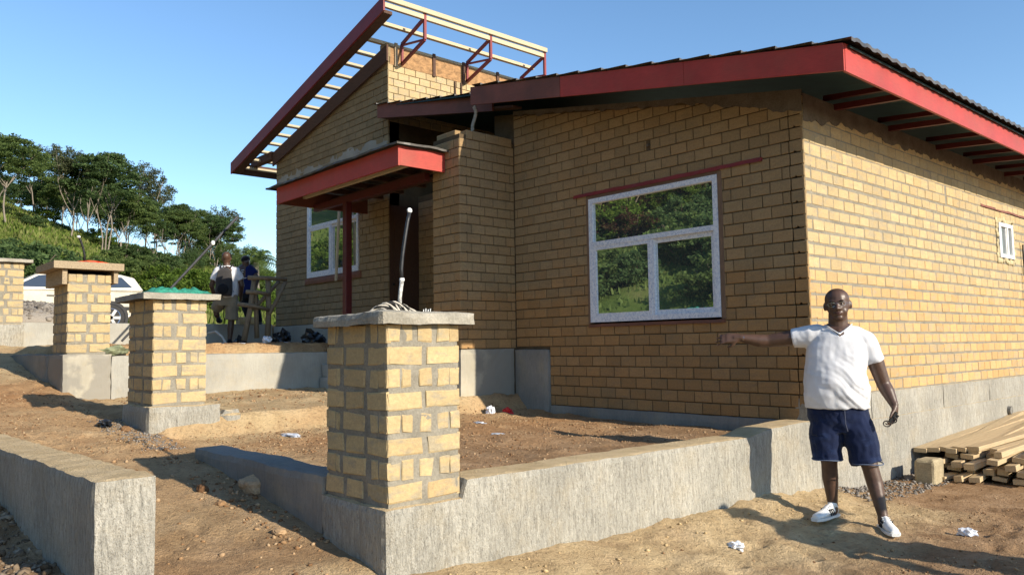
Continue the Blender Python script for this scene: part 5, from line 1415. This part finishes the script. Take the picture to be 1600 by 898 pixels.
x, y, rs = spread(1800, (.03, .5), (.1, 4.5), 65); scatter('gravel', x, y, .007 + .02*rs.uniform(0, 1, len(x))**2, M['gravel'], 66)
x, y, rs = spread(5200, (-3.4, .4), (-5.9, -4.66), 67, lambda x, y: .07 + .95*cl(1.15-np.abs(y + 4.80)/.24)*clump(x, y, 1.5, 8)); scatter('soil_clods', x, y, .003 + .017*rs.uniform(0, 1, len(x))**3, M['clod'], 68, fine=True)
x, y, rs = spread(4200, (-3.2, .3), (-6.75, -6.1), 69, lambda x, y: .25+.75*clump(x, y, 2.2, 14)); scatter('pebbles', x, y, .006 + .03*rs.uniform(0, 1, len(x))**3, M['pebble'], 70, fine=True, sink=.3)
x, y, rs = spread(2600, (-4.95, -3.1), (-4.98, -4.6), 71, lambda x, y: cl(1.1-np.abs(y+4.76)/.2)); scatter('cement_crumbs', x, y, .004 + .011*rs.uniform(0, 1, len(x))**2.5, M['gravel'], 72)
x, y, rs = spread(6500, (-9.5, -3.2), (-6.0, -4.7), 73, lambda x, y: .15 + .6*clump(x, y, 1.0, 10)); scatter('soil_clods', x, y, .004 + .011*rs.uniform(0, 1, len(x))**3, M['clod'], 74)
x, y, rs = spread(3500, (-11.2, -4.2), (-4.2, -.1), 75, lambda x, y: .2 + .5*clump(x, y, 1.0, 12)); scatter('soil_clods', x, y, .007 + .02*rs.uniform(0, 1, len(x))**3, M['clod'], 76)
x, y, rs = spread(900, (.1, .9), (-4.6, -.2), 77, lambda x, y: cl(1.2 - x/.45)*.8); scatter('sand_lumps', x, y, .004 + .016*rs.uniform(0, 1, len(x))**3, simple('sand_lump', (.50, .36, .19), .95, .2, 20, .4), 78)
# heap of dark gravel in front of the car
x, y, rs = spread(9000, (-16.6, -12.6), (-5.6, -1.9), 79, lambda x, y: cl(1.3 - ((x+14.5)/1.9)**2 - ((y+3.9)/1.4)**2)); hz = .42*np.sqrt(cl(1.0 - ((x+14.5)/1.95)**2 - ((y+3.9)/1.45)**2))
scatter('gravel_heap', x, y, .03 + .035*rs.uniform(0, 1, len(x))**2, M['gravel'], 80, fine=True, dz=hz)
m = MB(); m.ell((-14.5, -3.9, gz1(-14.5, -3.9)), (1.95, 1.45, .42), None, 24, 12); tag(m.build('gravel_mound', M['gravel'], smooth=True), kind='stuff')

def rock(px, py, r, lab, mat='clod', seed=0, P=None):
    P = P or (px, py, gz1(px, py)); bm = bmesh.new(); bmesh.ops.create_icosphere(bm, subdivisions=3, radius=1)
    for v in bm.verts:
        n = mnoise.noise(v.co*1.3 + Vector((seed, 0, 0)))*.35 + mnoise.noise(v.co*3.5 + Vector((0, seed, 0)))*.12
        v.co = Vector((v.co.x*r[0], v.co.y*r[1], v.co.z*r[2])) * (1+n)
    me = bpy.data.meshes.new('rock'); bm.to_mesh(me); bm.free(); me.materials.append(M[mat])
    o = bpy.data.objects.new('rock', me); o.location = (P[0], P[1], P[2] + r[2]*.45); COL.objects.link(o); tag(o, lab, 'rock'); return o
def hit(u, v, z):          # where the picture ray meets height z
    d = M3 @ Vector(((u-800)/1243.5, -(v-449)/1243.5, -1)); t = (z-CAMPOS.z)/d.z; p = CAMPOS + d*t; return p
def hitg(u, v):
    z = .3
    for i in range(12): p = hit(u, v, z); z = .5*z + .5*gz1(p.x, p.y)
    return p
for i, (u, v, r, lab) in enumerate((
    (316, 768, (.045, .035, .035), 'rounded orange brown stone on the path below the wing wall'),
    (345, 788, (.035, .03, .018), 'pale flat stone on the path'),
    (196, 673, (.055, .045, .032), 'broken orange brick lump beside the middle pillar base'),
    (436, 832, (.05, .04, .022), 'flat ringed stone at the shadow edge of the path'),
    (1420, 748, (.06, .05, .03), 'cement lump at the foot of the plinth'),
    (395, 765, (.11, .085, .07), 'big lump of crusted sand against the wing wall'))):
    p = hitg(u, v); rock(p.x, p.y, r, lab, 'clod' if i != 4 else 'gravel', i*3.1)
# ------------------------------------------------------------------ litter
def crumple(P, r, mat, name, lab, cat, seed, sub=3, amp=.55):
    bm = bmesh.new(); bmesh.ops.create_icosphere(bm, subdivisions=sub, radius=1)
    for v in bm.verts:
        n = mnoise.noise(v.co*2.1 + Vector((seed, 0, 0)))*amp + mnoise.noise(v.co*5.5 + Vector((0, seed, 0)))*amp*.55
        v.co = Vector((v.co.x*r[0], v.co.y*r[1], v.co.z*r[2])) * (1+n)
    me = bpy.data.meshes.new(name); bm.to_mesh(me); bm.free(); me.materials.append(mat)
    o = bpy.data.objects.new(name, me); o.location = (P[0], P[1], P[2] + r[2]*.55); COL.objects.link(o); tag(o, lab, cat); return o
PL = simple('thin_white_plastic_bag', (.72, .74, .78), .3, .08, 14, 0, .5); BLK = simple('black_plastic_bag', (.014, .015, .018), .35, .2, 12, 0, .5); REDP = simple('red_wrapper', (.55, .03, .03), .35, .1, 12)
p = hitg(1151, 856); crumple(p, (.055, .04, .03), PL, 'plastic_bag', 'crumpled white plastic bag on the sand in front of the retaining wall', 'litter', 1)
p = hitg(1511, 836); crumple(p, (.07, .045, .033), PL, 'plastic_bag', 'crumpled clear plastic bag on the brown soil right of the man', 'litter', 2)
p = hitg(766, 645); crumple((p.x, p.y, .54), (.07, .05, .07), PL, 'plastic_bag', 'white plastic scrap by the base of the porch wall', 'litter', 3)
p = hitg(781, 648); crumple((p.x, p.y, .54), (.10, .07, .055), PL, 'plastic_bag', 'flat pale plastic scrap beside the red wrapper', 'litter', 4)
p = hitg(793, 643); crumple((p.x, p.y, .54), (.075, .05, .055), REDP, 'wrapper', 'red wrapper in the corner of the terrace', 'litter', 5)
p = hitg(455, 681); crumple(p, (.17, .05, .016), PL, 'paper_scrap', 'long white paper scrap on the sandy terrace', 'litter', 6)
p = hitg(781, 680); crumple(p, (.10, .04, .014), PL, 'paper_scrap', 'small white paper scrap on the terrace soil', 'litter', 7)
p = hitg(750, 661); crumple(p, (.09, .03, .012), PL, 'paper_scrap', 'white paper strip next to the nearest pillar', 'litter', 8)
p = hitg(164, 667); crumple(p, (.13, .05, .045), BLK, 'plastic_bag', 'black plastic scrap left of the middle pillar base', 'litter', 9)
p = hitg(1000, 664); crumple((p.x, p.y, .52), (.06, .05, .035), PL, 'plastic_bag', 'pale plastic scrap under the big window', 'litter', 10)
p = hitg(1092, 675); crumple((p.x, p.y, .53), (.05, .04, .03), PL, 'plastic_bag', 'bluish plastic scrap by the wall under the right end of the window', 'litter', 11)
for i, (u, x_, s, lab) in enumerate(((376, -10.2, (.16, .09, .09), 'black plastic bag behind the wooden trestle'), (424, -9.6, (.10, .07, .07), 'small black bag right of the trestle leg'), (441, -9.3, (.20, .10, .14), 'large black bag at the foot of the gable plinth'), (488, -8.4, (.30, .12, .14), 'heap of tangled black plastic near the nearest pillar cap'))):
    d = M3 @ Vector(((u-800)/1243.5, 0, -1)); t = (x_-CAMPOS.x)/d.x; P = CAMPOS + d*t
    crumple((P.x, P.y, gz1(P.x, P.y)), s, BLK, 'plastic_bag', lab, 'litter', 20+i, 3, .7)
for i, (u, x_, s, lab) in enumerate(((408, -9.0, (.18, .06, .02), 'white paper scrap on the upper terrace'), (418, -8.2, (.09, .06, .07), 'round white scrap on the edge of the upper terrace'), (447, -8.6, (.2, .06, .02), 'white strip beside the black bags'), (375, -8.1, (.2, .07, .02), 'pale scrap at the edge of the upper terrace wall'), (350, -9.6, (.16, .06, .02), 'white paper near the feet of the man with the backpack'))):
    d = M3 @ Vector(((u-800)/1243.5, 0, -1)); t = (x_-CAMPOS.x)/d.x; P = CAMPOS + d*t
    crumple((P.x, P.y, gz1(P.x, P.y)), s, PL, 'paper_scrap', lab, 'litter', 30+i)
# ------------------------------------------------------------------ things on the pillars
def on_plane(u, v, ax, val):
    d = M3 @ Vector(((u-800)/1243.5, -(v-449)/1243.5, -1)); t = (val-CAMPOS[ax])/d[ax]; return CAMPOS + d*t
# cable bundle on the nearest pillar
root = empty('cable_stub', (-.34, -4.40, 1.575)); tag(root, 'upright black conduit with white taped ends on the nearest pillar cap', 'cable')
X = -.34
pts = [on_plane(u, v, 0, X) for u, v in ((624, 486), (625, 462), (628, 437), (627, 420), (629, 398), (633, 370), (637, 345), (640, 332))]
L_ = Vector(root.location); loc = lambda ps: [p - L_ for p in ps]
m = MB(); m.tube(loc(pts[2:]), [.011]*6, 8); m.build('conduit', simple('black_flexible_conduit', (.03, .03, .032), .4, .2, 30), root, smooth=True)
m = MB(); m.tube(loc([Vector((X, pts[0].y, 1.56))] + pts[:3]), [.013, .013, .012, .013], 8); m.build('pipe', simple('speckled_white_pipe', (.5, .48, .44), .5, .35, 60), root, smooth=True)
for c_, r_, n in ((pts[-1] + Vector((0, .0, .012)), (.013, .018, .018), 'tape'), (pts[2], (.016, .018, .017), 'tape')):
    bm_ = MB(); bm_.ell(c_ - L_, r_, Matrix.Rotation(.6, 3, 'X'), 6, 4); bm_.build(n, M['white_pvc'], root)
st = cloth_mat('striped_cloth', (.35, .31, .26)); t_ = st.node_tree
root = empty('striped_cloth', (-.34, -4.39, 1.575)); tag(root, 'bundle of black and cream striped cable on the nearest pillar cap', 'cable bundle')
rs_ = random.Random(3); ST = [simple('cream_strand', (.55, .49, .40), .6, .1, 30), simple('black_strand', (.03, .026, .022), .6, .2, 30)]
for k in range(16):
    m = MB(); y0 = -.10 + k*.0125; h = .055*math.sin(math.pi*(k+1.5)/18)+.014
    m.tube([(-.05+.02*math.sin(k), y0-.05+.05*t+.01*math.sin(k*2+t*4), .006 + h*math.sin(math.pi*min(1, max(0, t)))) + Vector((t*.10, 0, 0)) if False else Vector((-.06+t*.13, y0-.06+.09*t+.012*math.sin(k*2+t*5), .008 + h*math.sin(math.pi*t))) for t in np.linspace(0, 1, 8)], .0068, 6); m.build('strand', ST[k % 2], root, smooth=True)
m = MB()
for k in range(4): m.bar((-.30, -4.21+k*.016, 1.57), (-.295, -4.212+k*.017, 1.608+.006*(k % 2)), .005, .005)
tag(m.build('wire_end', M['white_pvc']), 'row of short white wire ends on the nearest pillar cap', 'wire')
# slanting pole and green net on the middle pillar
X = -9.2
a, b = on_plane(190, 533, 0, X), on_plane(371, 339, 0, X); w_ = on_plane(334, 378, 0, X)
root = empty('slanting_pole', (a.x, a.y, a.z)); tag(root, 'thin dark pole slanting up behind the middle pillar, taped white', 'pole'); L_ = Vector(root.location)
m = MB(); m.tube([a-L_, b-L_], [.017, .023], 8); m.build('rod', simple('dark_pole', (.05, .05, .055), .5, .2), root)
m = MB(); m.ell(w_-L_+Vector((.02, -.02, -.02)), (.028, .034, .042), None, 8, 6); m.build('tape', M['white_pvc'], root)
m = MB(); nn = 26; mm = 12; vs = []; fs = []
for i in range(nn):
    for j in range(mm):
        u, v = i/(nn-1), j/(mm-1); y = -4.62 + .58*u; x = -4.62 + .5*v
        e = min(1, 6*u, 6*(1-u), 5*v, 5*(1-v)); vs.append((x + .02*wob1(u*9+v*3, 1), y + .03*wob1(v*7, 1, 3), 1.929 + e*(.035 + .055*abs(mnoise.noise(Vector((u*7, v*3, 1)))) + .03*mnoise.noise(Vector((u*19, v*6, 4))))))
for i in range(nn-1):
    for j in range(mm-1): fs.append((i*mm+j, (i+1)*mm+j, (i+1)*mm+j+1, i*mm+j+1))
vs += [(x, y, 1.927) for x, y, z in vs]; n0 = nn*mm; fs += [tuple(q+n0 for q in f[::-1]) for f in fs]
m.add(vs, fs); NETM = simple('green_net', (.05, .30, .20), .7, .3, 30, .4, .2); tag(m.build('green_net', NETM, smooth=True), 'crumpled green netting lying on the middle pillar cap', 'net')
# orange plastic and conduit on the timber topped pillar
crumple((-7.55, -4.28, 2.50), (.15, .20, .035), simple('orange_plastic', (.75, .10, .03), .5, .15, 20), 'orange_plastic', 'orange plastic sheet on the timber topped pillar', 'plastic sheet', 41, 3, .5)
X = -7.6; pp = [on_plane(u, v, 0, X) for u, v in ((132, 412), (132, 398), (130, 388), (126, 376), (123, 370))]
root = empty('bent_conduit', (pp[0].x, pp[0].y, 2.5)); tag(root, 'bent dark conduit with white tip on the timber topped pillar', 'cable'); L_ = Vector(root.location)
m = MB(); m.tube([p-L_ for p in [Vector((pp[0].x, pp[0].y, 2.49))]+pp[1:]], .014, 8); m.build('conduit', M['black'], root, smooth=True)
m = MB(); m.ell(pp[-1]-L_, (.024, .024, .018), None, 8, 6); m.build('tape', M['white_pvc'], root)
crumple((-7.36, -4.05, 1.36), (.07, .17, .06), simple('green_cloth', (.20, .22, .13), .85, .35, 16), 'rag', 'grey green rag lying on the wall by the timber topped pillar', 'rag', 43, 3, .5)
# ------------------------------------------------------------------ timber heap by the side wall
EB = empty('earth_block', (.36, 1.66, gz1(.36, 1.66))); EB.rotation_euler = (0, 0, .05); tag(EB, 'squared earth block propping the end of the timber heap', 'block')
m = MB(); rough_box(m, -.115, .085, -.15, .15, -.05, .245, .03, .006, 91, edge=.012); m.build('block', mortar_mat('pale_earth_block', (.40, .33, .21)), EB)
rt = random.Random(12)
def plank(a, ang, pitch, L, w, h, roll=0.0, lab='sawn timber plank'):
    d = Vector((math.sin(ang)*math.cos(pitch), math.cos(ang)*math.cos(pitch), math.sin(pitch))); up = Matrix.Rotation(roll, 3, d) @ Vector((0, 0, 1))
    m = MB(); sd = Vector((math.cos(ang), -math.sin(ang), 0)); m.bar((0, 0, 0), (0, L, 0), w, h, (0, 0, 1), .003)
    o = m.build('plank', M['plank']); sx = d.cross(up).normalized(); uz = sx.cross(d).normalized()
    o.matrix_world = Matrix(((sx.x, d.x, uz.x, a[0]), (sx.y, d.y, uz.y, a[1]), (sx.z, d.z, uz.z, a[2]), (0, 0, 0, 1)))
    tag(o, lab, 'plank', 'planks in the timber heap'); return o
zb = -.09
for lay in range(5):
    n = 9 - lay
    for k in range(n):
        x = .20 + k*.158 + rt.uniform(-.03, .03) + lay*.05; y = 1.78 + rt.uniform(-.12, .30) + lay*.03 + k*.035 + (.25 if rt.random() < .25 else 0)
        plank((x + .04, y, zb + .045 + lay*.062 + rt.uniform(0, .012)), R_(rt.uniform(-7, 9) - k*.5), R_(1.2 + lay*.35 + rt.uniform(-.4, .6)), rt.uniform(3.4, 4.4), rt.choice((.10, .10, .13, .075)), rt.choice((.05, .05, .038, .06)), R_(rt.uniform(-9, 9)), nth(k) + ' plank from the plinth in the ' + ('bottom', 'second', 'third', 'fourth', 'fifth', 'sixth')[lay] + ' layer of the timber heap')
for k in range(5):
    plank((.12 + k*.12, 2.02 + .03*k, .19 + k*.011), R_(-1.5 + 1.6*k), R_(2.3), 4.2, .13, .045, R_(rt.uniform(-5, 9)), nth(k) + ' long plank from the plinth resting on the earth block')
m = MB(); m.bar((.12, 2.6, -.06), (1.7, 2.75, -.06), .1, .06); tag(m.build('plank', M['plank']), 'bearer timber lying across under the heap', 'plank', 'planks in the timber heap')
# ------------------------------------------------------------------ trestle made of poles, steps, hoop
root = empty('pole_trestle', (-9.5, -1.0, gz1(-9.5, -1.0))); tag(root, 'rustic trestle of stripped poles standing on the upper terrace', 'trestle'); L_ = Vector(root.location)
J = {k: on_plane(u, v, 0, -9.5) for k, (u, v) in dict(a0=(382, 532), a1=(398, 436), b0=(418, 536), b1=(419, 434), tl=(386, 434), tr=(446, 437), m0=(383, 456), m1=(420, 460), l0=(370, 475), l1=(418, 484), c0=(404, 528), d0=(400, 482), d1=(440, 439), e0=(418, 492), e1=(445, 440)).items()}
def pole(a, b, r0, dx=0): 
    m = MB(); a2 = J[a]-L_+Vector((dx, 0, 0)); b2 = J[b]-L_+Vector((dx, 0, 0)); mid = a2.lerp(b2, .5)+Vector((.0, .02, .01)); m.tube([a2, mid, b2], [r0, r0*.9, r0*.85], 7); return m.build('pole', M['pole'], root, smooth=True)
pole('b0', 'b1', .055); pole('a0', 'a1', .05, -.02); pole('c0', 'a1', .045, -.06); pole('tl', 'tr', .04, .05); pole('m0', 'm1', .038, .05); pole('l0', 'l1', .04, .05); pole('d0', 'd1', .038, -.1); pole('e0', 'e1', .04, .04)
m = MB(); A_ = on_plane(325, 521, 0, -9.9); B_ = on_plane(355, 541, 0, -9.4); m.tube([A_, A_.lerp(B_, .4)+Vector((0, 0, .12)), A_.lerp(B_, .75)+Vector((0, 0, .10)), B_], .02, 7); tag(m.build('bent_pipe', simple('pale_pipe', (.5, .46, .4), .5, .1)), 'bent pale pipe arching over the upper terrace edge', 'pipe')
for k, (y, z, lab) in enumerate(((-1.20, .80, 'lower pale cement block against the terrace wall'), (-1.16, .985, 'upper pale cement block stacked against the terrace wall'))):
    m = MB(); rough_box(m, -7.27, -6.98, y, y+.42, z-.02, z+.165, .06, .006, 95+k, edge=.012); tag(m.build('cement_block', M['render_flat']), lab, 'block', 'cement blocks by the terrace wall')
m = MB(); rough_box(m, -11.58, -11.35, -.72, -.38, 1.88, 2.02, .06, .006, 99, edge=.012); tag(m.build('earth_block', M['brick_col']), 'single brick lying on the low wall beside the stepping man', 'block')
# ------------------------------------------------------------------ the parked car
def car():
    P = (-20.2, -2.35, 1.93); root = empty('parked_car', P, 0); tag(root, 'cream white sport utility car parked behind the pillars', 'car')
    body = paint('cream_car_paint', (.62, .57, .46), None, .25); body.node_tree.nodes['Principled BSDF'].inputs['Coat Weight'].default_value = .5 if 'Coat Weight' in body.node_tree.nodes['Principled BSDF'].inputs else 0
    trim = simple('black_trim', (.02, .02, .022), .5, .1); gl = glass_mat('car_window_glass', .16, (.8, .85, .9)); chrome = simple('alloy', (.6, .6, .62), .3, .05, 10, 0, .5, 1.0)
    # y runs nose (-) to tail (+); x is across, the visible side is +x
    def side(pts, hw, inset=0.0): return [(hw-inset*max(0, z-1.0), y, z) for y, z in pts]
    lower = [(-2.35, .42), (-2.42, .62), (-2.38, .80), (-2.2, .93), (-1.2, 1.04), (-.95, 1.06), (1.0, 1.10), (2.2, 1.10), (2.35, 1.0), (2.40, .7), (2.36, .42), (1.85, .36), (-1.9, .36)]
    mb = MB(); n = len(lower); hw = .90
    secs = [(-hw, .05), (-hw*.97, .0), (hw*.97, .0), (hw, .05)]
    vs = []; 
    for sx, cut in ((-hw*.93, .06), (-hw, .0), (hw, .0), (hw*.93, .06)):
        cy_, cz_ = 0, .72; vs += [(sx, y*(1-cut*.35), cz_+(z-cz_)*(1-cut)) for y, z in lower]
    fs = [tuple(range(n)), tuple(range(3*n, 4*n))[::-1]]
    for l in range(3): fs += [(l*n+i, (l+1)*n+i, (l+1)*n+(i+1) % n, l*n+(i+1) % n) for i in range(n)]
    mb.add(vs, fs); bd = mb.build('body', body, root, fixn=True); bv = bd.modifiers.new('b', 'BEVEL'); bv.width = .05; bv.segments = 3; bv.limit_method = 'ANGLE'
    cab = [(-1.05, 1.05), (-.25, 1.50), (.2, 1.56), (1.7, 1.54), (2.05, 1.46), (2.28, 1.10)]
    mb = MB(); n = len(cab); vs = []
    for sx, top in ((-.86, -.70), (.86, .70)): vs += [(sx + (top-sx)*min(1, (z-1.05)/.62), y, z) for y, z in cab]
    mb.add(vs, [tuple(range(n)), tuple(range(n, 2*n))[::-1]] + [(i, n+i, n+(i+1) % n, (i+1) % n) for i in range(n)]); cb = mb.build('cabin', body, root, fixn=True); bv = cb.modifiers.new('b', 'BEVEL'); bv.width = .04; bv.segments = 2
    def sx(z): return .86 + (.70-.86)*min(1, (z-1.05)/.62) + .006
    for name, quad in (('side_window', [(-.80, 1.12), (-.26, 1.43), (.12, 1.48), (.12, 1.13)]), ('side_window', [(.22, 1.13), (.22, 1.48), (.98, 1.49), (.98, 1.14)]), ('side_window', [(1.14, 1.15), (1.14, 1.48), (1.72, 1.46), (1.98, 1.19)])):
        mb = MB(); k = len(quad); mb.add([(sx(z), y, z) for y, z in quad] + [(sx(z)-.03, y, z) for y, z in quad], [tuple(range(k)), tuple(range(k, 2*k))[::-1]] + [(i, (i+1) % k, k+(i+1) % k, k+i) for i in range(k)]); mb.build(name, gl, root, fixn=True)
    mb = MB(); mb.add([(-.62, -.98, 1.12), (.62, -.98, 1.12), (.58, -.36, 1.46), (-.58, -.36, 1.46)], [(0, 1, 2, 3)]); mb.build('windscreen', gl, root)
    for wy in (-1.48, 1.42):
        for s_ in (-1, 1):
            mb = MB(); mb.tube([(s_*.70, wy, .36), (s_*.925, wy, .36)], .45, 28); mb.build('wheel_arch', trim, root)
            mb = MB(); mb.tube([(s_*.70, wy, .36), (s_*.93, wy, .36), (s_*.945, wy, .36)], [.37, .37, .345], 28); w_ = mb.build('wheel', M['black'], root)
            mb = MB(); mb.tube([(s_*.90, wy, .36), (s_*.95, wy, .36)], .055, 12)
            for k in range(6):
                a = k*math.pi/3; mb.bar((s_*.948, wy, .36), (s_*.948, wy+math.cos(a)*.235, .36+math.sin(a)*.235), .075, .016, (1, 0, 0))
            mb.tube([(s_*.93, wy+math.cos(a)*.235, .36+math.sin(a)*.235) for a in np.linspace(0, 6.283, 25)], .025, 6, False); mb.build('rim', chrome, w_)
    for y in (-.82, .17, 1.06):
        mb = MB(); mb.box(.899, .903, y-.004, y+.004, .45, 1.08); mb.build('door_gap', trim, root)
    for y in (.02, .92): mb = MB(); mb.box(.90, .925, y-.09, y+.09, .93, .96); mb.build('door_handle', body, root)
    mb = MB(); mb.box(.895, .912, -2.0, 2.3, .60, .66); mb.build('side_moulding', trim, root)
    for s_ in (-1, 1):
        mb = MB(); mb.ell((s_*1.0, -.72, 1.16), (.10, .06, .085), None, 12, 8); mb.box(min(s_*.86, s_*.96), max(s_*.86, s_*.96), -.74, -.70, 1.12, 1.16); mb.build('wing_mirror', trim, root)
        mb = MB(); mb.box(min(s_*.62, s_*.885), max(s_*.62, s_*.885), 2.26, 2.37, .82, 1.05); mb.build('tail_light', simple('tail_lamp_red', (.35, .02, .015), .2), root)
        mb = MB(); mb.box(min(s_*.5, s_*.84), max(s_*.5, s_*.84), -2.40, -2.28, .66, .82); mb.build('headlight', chrome, root)
        mb = MB(); mb.bar((s_*.62, -.1, 1.585), (s_*.62, 1.6, 1.575), .03, .02); mb.build('roof_rail', trim, root)
    mb = MB(); mb.box(-.86, .86, 2.36, 2.46, .40, .62); mb.build('bumper', trim, root)
car()
